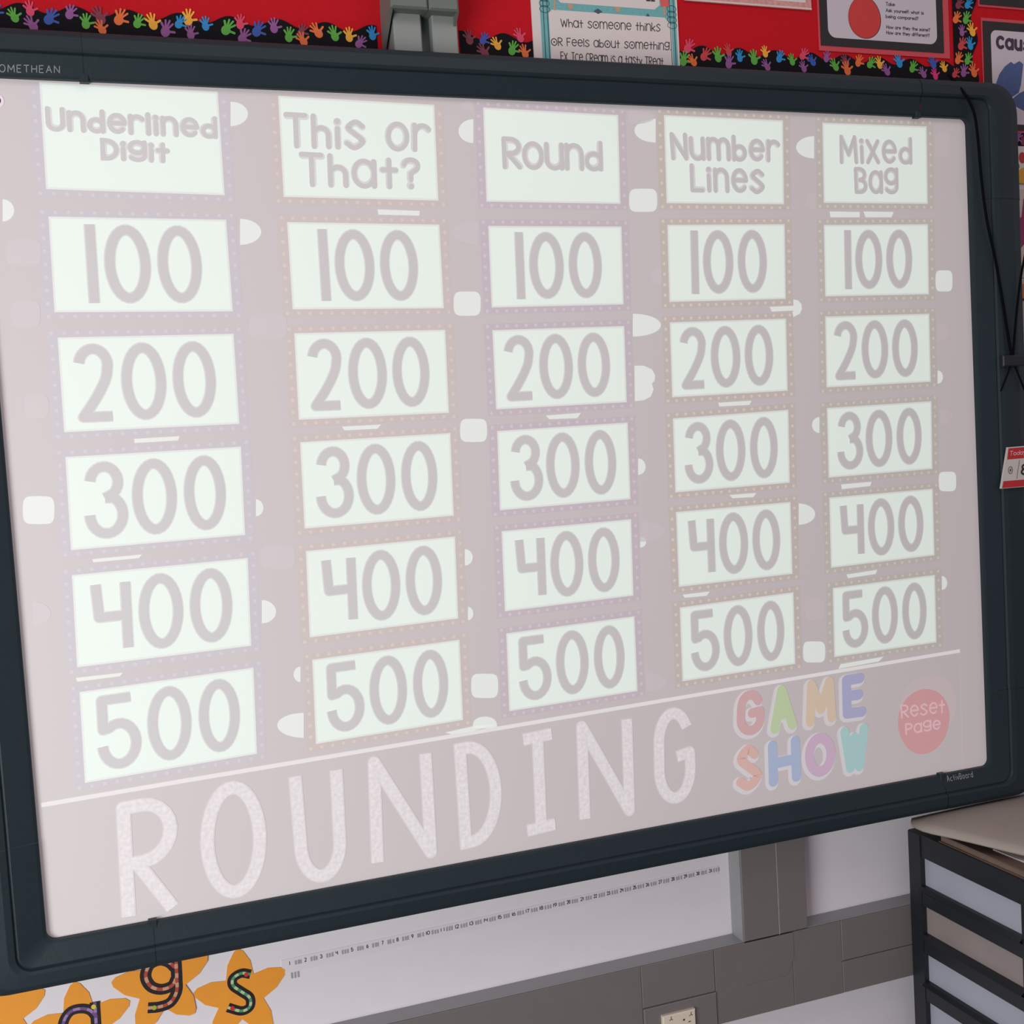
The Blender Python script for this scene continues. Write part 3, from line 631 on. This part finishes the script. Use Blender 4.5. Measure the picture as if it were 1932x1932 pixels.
# bokeh spots and dashes of the slide background
m_spot = glow('projected_spot', (.20, .275, .235)); m_faint = glow('projected_faint_spot', (.018, .020, .028))
m_faint2 = glow('projected_faint_warm', (.022, .012, .010))
def spot(pts, m, name='light_spot', y=L2 - .00005):
    b = MB(); b.poly([(p.x, p.z) for p in (at(x, yy) for x, yy in pts)], y); b.build(name, m, wb)
def halfpts(x0, y0, x1, y1, side, n=14):
    cy = (y0 + y1) / 2; ry = (y1 - y0) / 2; w_ = x1 - x0
    if side == 'R': return [(x0, y0)] + [(x0 + w_ * math.cos(a), cy - ry * math.sin(a)) for a in [math.pi / 2 * .93 - math.pi * .93 * i / n for i in range(n + 1)]] + [(x0, y1)]
    if side == 'L': return [(x1, y0)] + [(x1 - w_ * math.cos(a), cy - ry * math.sin(a)) for a in [math.pi / 2 * .93 - math.pi * .93 * i / n for i in range(n + 1)]] + [(x1, y1)]
    if side == 'B':
        k = 1.0; out = []
        for i in range(24):
            a = 2 * math.pi * i / 24; c, s = math.cos(a), math.sin(a)
            out.append(((x0 + x1) / 2 + w_ / 2 * math.copysign(abs(c) ** .38, c), cy + ry * math.copysign(abs(s) ** .62, s)))
        return out
    if side == 'T': return [((x0 + x1) / 2 - w_ / 2 * math.cos(math.pi * i / n), y1 - (y1 - y0) * math.sin(math.pi * i / n) ** .6) for i in range(n + 1)]
for x0_, y0_, x1_, y1_, sd in ((435, 192, 468, 238, 'R'), (453, 413, 493, 462, 'R'), (5, 376, 27, 418, 'R'), (865, 225, 893, 270, 'L'), (1197, 224, 1237, 269, 'L'), (1187, 356, 1240, 400, 'B'), (1502, 257, 1536, 299, 'L'),
    (856, 550, 907, 596, 'B'), (1194, 592, 1247, 635, 'R'), (1765, 510, 1797, 550, 'B'), (868, 790, 919, 834, 'B'), (1204, 865, 1218, 896, 'R'), (1532, 787, 1546, 817, 'L'), (1771, 890, 1804, 927, 'B'), (43, 936, 103, 989, 'B'),
    (483, 942, 497, 974, 'R'), (1507, 950, 1538, 990, 'R'), (877, 1036, 892, 1067, 'R'), (883, 1145, 893, 1170, 'R'), (494, 1132, 521, 1176, 'R'), (554, 1258, 567, 1287, 'L'), (523, 1345, 573, 1392, 'L'), (889, 1271, 940, 1317, 'B'),
    (1515, 1210, 1557, 1250, 'B'), (892, 1352, 938, 1374, 'T'), (1769, 699, 1779, 724, 'R'), (1777, 1087, 1787, 1113, 'R'), (1208, 1012, 1219, 1033, 'R')): spot(halfpts(x0_, y0_, x1_, y1_, sd), m_spot)
spot([(1197, 690), (1215, 690), (1230, 697), (1236, 708), (1235, 718), (1230, 724), (1233, 735), (1228, 748), (1215, 755), (1198, 757)], m_spot)
spot([(1497, 577), (1497, 565), (1506, 567), (1512, 574), (1513, 583), (1509, 592), (1497, 598), (1495, 590), (1497, 586)], m_spot)
for pg in ([(712, 395), (792, 398), (791, 407), (714, 405)], [(1565, 399), (1622, 400), (1622, 410), (1567, 410)], [(1629, 399), (1686, 400), (1682, 410), (1633, 410)], [(1452, 579), (1497, 577), (1497, 586), (1456, 588)], [(253, 828), (339, 823), (336, 831), (254, 836)],
    [(645, 805), (719, 801), (712, 809), (650, 812)], [(1030, 784), (1096, 779), (1089, 789), (1036, 791)], [(1355, 760), (1418, 756), (1414, 764), (1357, 767)], [(174, 1055), (268, 1046), (262, 1053), (176, 1061)], [(1587, 914), (1644, 909), (1642, 917), (1588, 923)],
    [(1376, 934), (1427, 930), (1421, 938), (1382, 940)], [(1597, 1084), (1655, 1075), (1652, 1083), (1600, 1091)], [(1288, 1122), (1339, 1116), (1333, 1124), (1292, 1128)], [(143, 1279), (232, 1269), (226, 1276), (146, 1286)], [(1586, 1253), (1667, 1239), (1658, 1248), (1582, 1262)],
    [(840, 1382), (893, 1370), (938, 1366), (860, 1388)]): spot(pg, m_spot, 'light_dash')
for x0_, y0_, x1_, y1_, sd in ((20, 568, 76, 618, 'B'), (470, 592, 542, 641, 'B'), (853, 418, 903, 462, 'L'), (1208, 983, 1256, 1022, 'R'), (1519, 1130, 1556, 1171, 'B'), (492, 1028, 557, 1074, 'B'), (1766, 250, 1792, 298, 'B'), (12, 452, 78, 502, 'B'), (1228, 505, 1248, 540, 'L'), (1520, 365, 1540, 396, 'L'),
    (1770, 610, 1792, 645, 'R'), (1775, 770, 1797, 802, 'R'), (46, 745, 92, 790, 'B'), (62, 1135, 96, 1180, 'R'), (868, 190, 893, 210, 'L'), (1187, 208, 1235, 235, 'R'), (1220, 1268, 1258, 1305, 'R')): spot(halfpts(x0_, y0_, x1_, y1_, sd), m_faint if x0_ < 1500 else m_faint2, 'faint_spot')
# lower banner
m_line = glow('projected_line', (.20, .22, .21)); m_thin = glow('projected_thin_line', (.02, .02, .02))
def wpts(pts): return [(p.x, p.z) for p in (at(x, y) for x, y in pts)]
b = MB(); b.ribbon(wpts([(78, 1519), (330, 1476), (600, 1431), (960, 1371), (1380, 1300), (1811, 1228)]), .0062, L3, cap=False); b.build('banner_line', m_line, wb)
b = MB(); b.ribbon(wpts([(1811, 1230), (1818, 1500)]), .003, L2, cap=False); b.build('banner_edge_line', m_thin, wb)
m_chalk = glow('projected_chalk', (.19, .195, .20), enoise=.28, scale=170); m_chalkh = glow('projected_chalk_soft', (.09, .09, .095))
for c, pq in zip('ROUNDING', ([(218, 1515), (333, 1494), (339, 1722), (231, 1744)], [(374, 1485), (497, 1463), (508, 1683), (383, 1705)], [(543, 1455), (646, 1439), (656, 1655), (562, 1673)], [(694, 1429), (813, 1408), (825, 1617), (701, 1641)],
        [(856, 1404), (940, 1388), (952, 1585), (869, 1604)], [(976, 1387), (1051, 1371), (1058, 1563), (985, 1581)], [(1087, 1362), (1192, 1344), (1198, 1538), (1094, 1558)], [(1228, 1345), (1305, 1326), (1313, 1507), (1238, 1525)])):
    q = quad(pq, 0); b = MB(); w_ = .0190
    glyph(b, c, q, w_ * 1.06, L4, mi=1, inset=w_); glyph(b, c, q, w_ * .88, L5, inset=w_)
    b.build('banner_letter', [m_chalk, m_chalkh], wb)
m_wo = glow('projected_letter_outline', (.06, .07, .075), (222, 214, 218))
for c, pq, col in (('G', [(1389, 1306), (1437, 1298), (1443, 1382), (1389, 1392)], (216, 138, 142)), ('A', [(1455, 1297), (1492, 1288), (1506, 1374), (1451, 1387)], (180, 214, 132)), ('M', [(1520, 1284), (1574, 1275), (1578, 1361), (1519, 1373)], (226, 188, 140)), ('E', [(1588, 1275), (1629, 1268), (1635, 1351), (1589, 1357)], (138, 140, 208)),
        ('S', [(1389, 1409), (1429, 1402), (1441, 1486), (1387, 1496)], (232, 158, 140)), ('H', [(1448, 1399), (1508, 1386), (1511, 1473), (1450, 1486)], (134, 164, 218)), ('O', [(1517, 1386), (1574, 1379), (1577, 1459), (1519, 1471)], (206, 148, 200)), ('W', [(1584, 1372), (1638, 1363), (1637, 1452), (1588, 1461)], (134, 208, 208))):
    q = quad(pq, 0); b = MB(); w_ = .0165 if c in 'GS' else .0185
    qo = [(x - .003, z - .003) for x, z in q]
    glyph(b, c, qo, w_ + .007, L3, cap=True, inset=w_, mi=1); glyph(b, c, q, w_, L5, cap=True, inset=w_)
    b.build('game_show_letter', [glow('projected_%s_fill' % c, (.04, .04, .04), tuple(int(v * .68 + 228 * .32) for v in col)), m_wo], wb)
ctr = at(1743, 1357)
b = MB(); b.poly([(ctr.x + (.0565 + (.0 if math.sin(a) > 0 else .0)) * math.cos(a), ctr.z + .0005 + (.0545 if math.sin(a) > 0 else .064) * math.sin(a)) for a in [math.radians(10 * i) for i in range(36)]], L3); bt = b.build('reset_button', glow('projected_red', (.03, -.01, -.01), (226, 168, 172)), wb)
b = MB(); b.poly([(ctr.x + .012 + .062 * math.cos(a), ctr.z + .022 + .058 * math.sin(a)) for a in [math.radians(10 * i) for i in range(36)]], L2 + .00004); b.build('button_halo', glow('projected_halo', (0, -.004, -.004), (222, 206, 208)), wb)
for s_, pq in (('Reset', [(1698, 1330), (1783, 1318), (1783, 1345), (1700, 1356)]), ('Page', [(1707, 1365), (1774, 1354), (1775, 1376), (1708, 1387)])):
    b = MB(); text(b, s_, quad(pq, 0), .0034, L5, big=True, gap=.2); b.build('button_lettering', glow('projected_pink', (.10, .06, .07), (230, 190, 196)), bt)
# small tool handle of the on-screen software at the left edge
q = at(-3, 190); b = MB(); b.disc((q.x, q.z), .0068, .0085, L5, n=20); hb = b.build('screen_tool_button', glow('projected_tool', (.22, .13, .19)), wb)
b = MB(); b.disc((q.x, q.z), .0032, .0042, L6, n=16); b.build('tool_icon', mat('dark_plum', (70, 40, 62), .5), hb)

# ---------------------------------------------------------------- hanging cord on the right of the frame
def cordpts(lst): return [at(x, y, Y) for x, y, Y in lst]
def smooth3(P, k=5):
    P = [np.array(p) for p in P]; P = [2 * P[0] - P[1]] + P + [2 * P[-1] - P[-2]]; out = []
    for i in range(1, len(P) - 2):
        a, b_, c, d = P[i - 1:i + 3]
        for j in range(k):
            t = j / k; out.append(.5 * ((2 * b_) + (c - a) * t + (2 * a - 5 * b_ + 4 * c - d) * t * t + (3 * b_ - a - 3 * c + d) * t ** 3))
    out.append(P[-2]); return out
cd = empty('hanging_cord', at(1895, 730, -.025), 'thin black cord looped down the right side of the dark board frame', 'cord')
m_cord = mat('black_cord', (12, 14, 20), .9, spec=.05)
b = MB(); b.tube(smooth3(cordpts([(1790, 141, .02), (1800, 153, -.010), (1822, 180, -.026), (1838, 214, -.027), (1845, 262, -.027), (1851, 330, -.026), (1861, 410, -.026), (1878, 490, -.026), (1892, 570, -.026), (1903, 640, -.027), (1910, 676, -.028)])), .0025); b.build('cord_strand', m_cord, cd, smooth=True)
b = MB(); b.tube(smooth3(cordpts([(1936, 470, -.026), (1925, 530, -.027), (1916, 610, -.027), (1911, 676, -.028)])), .0021); b.build('cord_strand', m_cord, cd, smooth=True)
b = MB(); b.tube(smooth3(cordpts([(1911, 682, -.028), (1921, 706, -.027), (1934, 738, -.027)])), .0018); b.build('cord_tail', m_cord, cd, smooth=True)
b = MB(); b.tube(smooth3(cordpts([(1908, 682, -.028), (1900, 708, -.026), (1888, 738, -.026)])), .0014); b.build('cord_tail', m_cord, cd, smooth=True)
a_, c_ = at(1890, 671, -.03), at(1932, 690, -.03)
b = MB(); b.bbox(a_.x, c_.x, -.034, -.0235, c_.z, a_.z, .002); b.build('cord_clip', mat('dark_clip', (26, 28, 34), .5), cd)

# ---------------------------------------------------------------- red and white flip card
fc = empty('number_flip_card', at(1905, 921, -.028), 'small tilted red and white number card on the right of the board frame', 'card')
FY = -.0285
def FQ(pts): return [(p.x, p.z) for p in (at(x, y, FY) for x, y in pts)]
b = MB(); b.poly(FQ([(1901.5, 844), (1975, 838), (1962, 916), (1889, 922)]), FY, 0, .004); b.build('card_body', mat('cream_card', (206, 196, 192), .5), fc)
m_fr = mat('flip_red', (190, 40, 48), .5)
b = MB(); b.poly(FQ([(1902.5, 846), (1974, 840), (1970, 861), (1900, 867)]), FY - .0004); b.build('header_band', m_fr, fc)
b = MB(); b.poly(FQ([(1893, 908), (1964, 902), (1961.5, 915), (1890.5, 921)]), FY - .0004); b.build('footer_band', m_fr, fc)
b = MB(); text(b, 'Today', FQ([(1905, 851), (1936, 848), (1935, 857), (1904, 860)]), .0013, FY - .0007, gap=.16); b.build('lettering', mat('pale_pink_ink', (226, 170, 176), .5), fc)
b = MB(); q = FQ([(1906, 887)])[0]; b.ribbon(EA(q[0], q[1], .0046, .0062, 0, 360, 20), .0011, FY - .0007, cap=False); b.disc(q, .0018, .0026, FY - .0008); b.build('round_emblem', mat('grey_ink', (88, 78, 88)), fc)
b = MB(); b.ribbon(FQ([(1923, 868), (1918, 903)]), .0009, FY - .0006, cap=False); b.build('divider', MATS['grey_ink'], fc)
b = MB(); glyph(b, '8', FQ([(1926, 875), (1942, 874), (1941, 896), (1925, 897)]), .0034, FY - .0009); b.build('numeral', m_ink, fc)

# ---------------------------------------------------------------- number strip
ns = empty('number_strip', (.71, WALL, -.16), 'narrow strip of tiny printed numbers on the white wall under the whiteboard', 'strip')
SY = WALL - .0010
nz = lambda u: -.1403 + (.0120) * u
b = MB(); b.poly([(.325, -.1545), (1.094, -.1360), (1.094, -.1215), (.325, -.1315)], SY, 0, .0010); b.build('strip_paper', mat('strip_paper', (226, 214, 220), .55), ns)
gb = MB(); db = MB(); q0 = at(545, 1819, SY); q1 = at(1349, 1642, SY)
for i in range(31):
    u = i / 30.5; x = q0.x + (q1.x - q0.x) * u; z = q0.z + (q1.z - q0.z) * u; hh = .0075
    text(db, str(i + 1), [(x - .0005, z + .0045), (x + (.0032 if i < 9 else .0062), z + .0045), (x + (.0032 if i < 9 else .0062), z - .0022), (x - .0005, z - .0022)], .0011, SY - .0002, cap=False)
    for k in range(3):
        xx = x + .009 + k * .0042 + random.uniform(-.0005, .0005)
        gb.poly([(xx, z - .003 + .0002 * k), (xx + .003, z - .003), (xx + .003, z + .0035 + random.uniform(0, .002)), (xx, z + .0035)], SY - .0002)
db.build('numbers', mat('strip_ink', (60, 52, 60)), ns); gb.build('tally_marks', mat('strip_grey_print', (168, 156, 166), .6), ns)
b = MB()
for k in range(3): b.poly([(q0.x + .002 + k * .005, q0.z - .012), (q0.x + .005 + k * .005, q0.z - .012), (q0.x + .005 + k * .005, q0.z - .024), (q0.x + .002 + k * .005, q0.z - .024)], WALL - .0006, 0, .0006)
tag(b.build('tape_scrap', MATS['strip_grey_print']), 'small grey printed scrap at the left end of the number strip', 'scrap')

# ---------------------------------------------------------------- star letter cards
m_star = mat('orange_star_card', (238, 152, 44), .6, noise=.06, scale=60)
def star(name, label, tips, Y, bulge=.40):
    T = [np.array((p.x, p.z)) for p in (at(x, y, Y) for x, y in tips)]; C_ = sum(T) / 5
    pts = []
    for i in range(5):
        a, c = T[i], T[(i + 1) % 5]; mid = (a + c) / 2; inner = C_ + (mid - C_) * .60
        da, dc = a - C_, c - C_; na = np.array((-da[1], da[0])) ; sg = 1 if na @ (c - a) > 0 else -1; na = na / np.linalg.norm(na) * sg
        nc = np.array((-dc[1], dc[0])); nc = nc / np.linalg.norm(nc) * (1 if nc @ (a - c) > 0 else -1)
        r = .0125
        pts += [a * 1.0, a - da / np.linalg.norm(da) * .004 + na * r * .55]
        m1 = (a + inner) / 2 + na * r * .55; m2 = (c + inner) / 2 + nc * r * .55
        pts += [m1, inner, m2, c - dc / np.linalg.norm(dc) * .004 + nc * r * .55]
    base = min(p[1] for p in pts)
    e = empty(name, (C_[0], Y, base), label, 'star card', 'orange star letter cards under the board')
    b = MB(); n = len(pts); cc = (C_[0], Y - .0009, C_[1])
    vs = [(p[0], Y - .0009, p[1]) for p in pts] + [(p[0], Y, p[1]) for p in pts] + [cc]
    fs = []
    for i in range(n):
        j = (i + 1) % n; fs += [(2 * n, j, i), (i, j, j + n, i + n)]
    b.add(vs, fs); b.build('star_card', m_star, e); return e
def dashes(mb, pts, wd, y, nseg, m0, m1):
    P = [np.array(p) for p in pts]; L = [0]
    for a, c in zip(P, P[1:]): L.append(L[-1] + np.linalg.norm(c - a))
    def ev(s):
        for i in range(len(P) - 1):
            if s <= L[i + 1] + 1e-9: t = (s - L[i]) / (L[i + 1] - L[i]); return P[i] * (1 - t) + P[i + 1] * t
        return P[-1]
    for k in range(nseg):
        a = L[-1] * k / nseg; c = L[-1] * (k + 1) / nseg
        mb.ribbon([ev(a), ev((a + c) / 2), ev(c)], wd, y - k * 1e-6, cap=False, mi=(m0, m1)[k % 2])
def letter(e, strokes, wd, Y, ca, cb, nseg, dots):
    m1 = mat('star_ink', (34, 22, 28), .5)
    S = [[(p.x, p.z) for p in (at(x, y, Y) for x, y in s)] for s in strokes]
    b = MB()
    for i, s in enumerate(S): b.ribbon(s, wd, Y - .0002 - i * 1e-5, cap=False)
    b.build('letter', m1, e)
    b = MB()
    for i, s in enumerate(S): dashes(b, s, wd * .30, Y - .0005 - i * 1e-5, nseg[i], 0, 1)
    b.build('dashed_line', [mat('dash_%d_%d' % (ca[0], ca[1]), ca, .5), mat('dash_%d_%d' % (cb[0], cb[1]), cb, .5)], e)
    for (x, y), c in dots:
        q = at(x, y, Y); b = MB(); b.disc((q.x, q.z), .0034, .0036, Y - .0008, n=14); b.build('end_dot', mat('dot_%d_%d' % (c[0], c[1]), c, .5), e)
SYY = WALL - .0002
Z = lambda x, y: (x / 3.513, 1700 + y / 3.513)
e0 = star('star_letter_card', 'orange star card half hidden at the bottom left corner below the frame', [(-8, 1835), (85, 1868), (62, 1985), (-60, 1992), (-92, 1888)], SYY)
e1 = star('star_letter_card', 'orange star card with a purple dashed letter a, below the board frame', [(141, 1852), (245, 1888), (212, 2000), (92, 2012), (56, 1935)], SYY)
letter(e1, [cat([Z(640, 770), Z(600, 725), Z(540, 712), Z(470, 730), Z(425, 790), Z(415, 880), Z(450, 960), Z(540, 990), Z(620, 950)]), [Z(628, 668), Z(650, 1020)]], .0145, SYY - .0009, (112, 78, 132), (158, 124, 176), [14, 10], [(Z(620, 700), (226, 200, 60))])
e2 = star('star_letter_card', 'orange star card with a red dashed letter g, tucked under the frame', [(290, 1770), (392, 1803), (367, 1912), (262, 1950), (210, 1853)], SYY - .0010)
letter(e2, [cat([Z(1160, 440), Z(1120, 405), Z(1060, 392), Z(990, 425), Z(965, 500), Z(1000, 565), Z(1070, 585), Z(1140, 560), Z(1168, 510)]), cat([Z(1165, 385), Z(1172, 520), Z(1170, 600), Z(1130, 670), Z(1060, 700), Z(980, 708)])], .0165, SYY - .0019, (176, 70, 56), (206, 150, 124), [14, 14], [(Z(1022, 706), (160, 180, 50))])
e3 = star('star_letter_card', 'orange star card with a green dashed letter s, rightmost of the star cards', [(449, 1790), (538, 1829), (512, 1942), (404, 1960), (365, 1873)], SYY)
letter(e3, [cat([Z(1660, 485), Z(1600, 478), Z(1545, 512), Z(1545, 560), Z(1600, 600), Z(1655, 640), Z(1655, 700), Z(1600, 728), Z(1510, 705)])], .0145, SYY - .0009, (70, 150, 110), (190, 200, 150), [20], [(Z(1632, 486), (200, 50, 54)), (Z(1540, 710), (206, 40, 50))])

# ---------------------------------------------------------------- drawer unit bottom right
DX = 1.465
m_uf = mat('black_unit_plastic', (26, 30, 36), .45, noise=.1, scale=60)
m_dr = mat('frosted_drawer_plastic', (168, 170, 184), .35, noise=.06, scale=14)
m_dr2 = mat('papers_behind_plastic', (150, 136, 134), .4, noise=.12, scale=14)
yA = atX(1704, 1590, DX).y; yB = atX(1926, 1705, DX).y - .0192; zT = atX(1728, 1573, DX).z
yA = min(yA, .034)
du = empty('drawer_unit', (DX + .2, (yA + yB) / 2, FZ), 'black drawer tower with frosted drawer fronts under the board corner', 'drawer unit')
UX1 = DX + .42
b = MB()
pw = .032
for y0_, y1_ in ((yA - pw, yA), (yB, yB + pw * .6)):
    for x0_, x1_ in ((DX, DX + pw), (UX1 - pw, UX1)):
        b = MB(); b.box(x0_, x1_, y0_, y1_, FZ, zT); b.build('post', m_uf, du)
b = MB(); b.box(DX + .001, UX1, yB + .001, yA - .001, zT, zT + .0015); b.build('top_panel', m_uf, du)
b = MB(); b.box(UX1 - .004, UX1, yB + .02, yA - pw, FZ + .06, zT - .004); b.build('back_panel', m_uf, du)
b = MB(); b.box(DX + pw, UX1 - pw, yA - .006, yA - .002, FZ + .06, zT - .004); b.build('side_panel', m_uf, du)
b = MB(); b.box(DX + pw, UX1 - pw, yB + .002, yB + .006, FZ + .06, zT - .004); b.build('side_panel', m_uf, du)
pitch = .0895; zo = atX(1740, 1619, DX).z; oh = zo - atX(1742, 1674, DX).z
ya, yb = yA - pw + .001, yB + pw * .6 - .001
for i in range(9):
    z1_ = zo - pitch * i; z0_ = z1_ - oh
    zb_ = z0_ - (pitch - oh)
    if zb_ < FZ + .03: break
    if i == 0:
        b = MB(); b.box(DX + .002, DX + .018, yb, ya, z1_, zT); b.build('cross_rail', m_uf, du)
    b = MB(); b.box(DX + .001, DX + .018, yb, ya, zb_, z0_); b.add([(DX + .001, yb, z0_ - .012), (DX + .001, ya, z0_ - .012), (DX - .006, ya, z0_ - .006), (DX - .006, yb, z0_ - .006), (DX + .001, ya, z0_), (DX + .001, yb, z0_)], [(0, 3, 2, 1), (3, 5, 4, 2)])
    b.build('cross_rail', m_uf, du)
    dr = MB(); dr.box(DX + .010, DX + .014, yb, ya, z0_ - .008, z1_ + .004); dr.box(DX + .014, UX1 - .02, yb, yb + .003, z0_ - .008, z1_ - .01); dr.box(DX + .014, UX1 - .02, ya - .003, ya, z0_ - .008, z1_ - .01); dr.box(DX + .014, UX1 - .02, yb, ya, z0_ - .008, z0_ - .005)
    dr.build('drawer', m_dr2 if i == 1 else m_dr, du)

# things on top of the unit
zt = zT
bk = empty('book', (DX + .2, -.16, zt), 'brown book lying under the pale folder on the drawer unit', 'book')
def prism(mb, pts, z0_, z1_, mi=0):
    n = len(pts); mb.add([(x, y, z0_) for x, y in pts] + [(x, y, z1_) for x, y in pts], [list(range(n))[::-1], list(range(n, 2 * n))] + [(i, j, j + n, i + n) for i in range(n) for j in ((i + 1) % n,)], mi)
bpts = [(DX + .004, -.045), (DX + .008, -.34), (DX + .24, -.34), (DX + .24, -.06)]
b = MB(); prism(b, bpts, zt + .0015, zt + .004); prism(b, bpts, zt + .0135, zt + .016); b.build('cover', mat('brown_book_cover', (96, 76, 68), .5, noise=.12, scale=30), bk)
b = MB(); prism(b, [(x + (.003 if x < DX + .1 else -.003), y + (-.003 if y > -.2 else .003)) for x, y in bpts], zt + .004, zt + .0135); b.build('pages', mat('tan_pages', (116, 96, 84), .7, noise=.25, scale=60), bk)
b = MB(); prism(b, [(DX + .030, -.150), (DX + .036, -.36), (DX + .24, -.36), (DX + .24, -.13)], zt + .0162, zt + .0174); tag(b.build('paper_sheet', m_paper), 'white paper sheet showing between the brown book and the pale folder', 'paper')
# soft pale folder, draped, rounded at its wall end
b = MB(); nx_, ny_ = 16, 22; V = []
fp0, fp1 = atZ(1736, 1574, zt + .034), atZ(1932, 1611, zt + .034)
for i in range(ny_ + 1):
    v = i / ny_; y = .010 - .40 * v
    for j in range(nx_ + 1):
        u = j / nx_; cut = .035 * max(0, 1 - v * 6) ** 2; xl_ = fp0.x + .012 + cut + max(0, (fp0.y - y)) * (fp1.x - fp0.x) / (fp0.y - fp1.y); x = xl_ + (DX + .42 - xl_) * u
        z = zt + .0310 + .012 * math.sin(min(1, v * 5) * math.pi / 2) * (1 - .55 * math.exp(-u * 14)) - .007 * math.exp(-u * 9) * v + .003 * math.sin(v * 7 + u * 3)
        V.append((x, y, z))
W_ = nx_ + 1; fs = [(i * W_ + j, i * W_ + j + W_, i * W_ + j + W_ + 1, i * W_ + j + 1) for i in range(ny_) for j in range(nx_)]
b.add(V, fs)
VB = [(x, y, z - .004) for x, y, z in V]; b.add(VB, [f[::-1] for f in fs])
n0 = 0; nb = len(V)
bd = [j for j in range(W_)] + [i * W_ + nx_ for i in range(1, ny_ + 1)] + [ny_ * W_ + j for j in range(nx_ - 1, -1, -1)] + [i * W_ for i in range(ny_ - 1, 0, -1)]
b.f += [[a, c, c + nb, a + nb] for a, c in zip(bd, bd[1:] + bd[:1])]; b.m += [0] * len(bd)
tag(b.build('folder', mat('beige_folder', (160, 148, 140), .85, noise=.05, scale=20), smooth=True), 'pale beige soft folder lying on top of the pile on the drawer unit', 'folder')
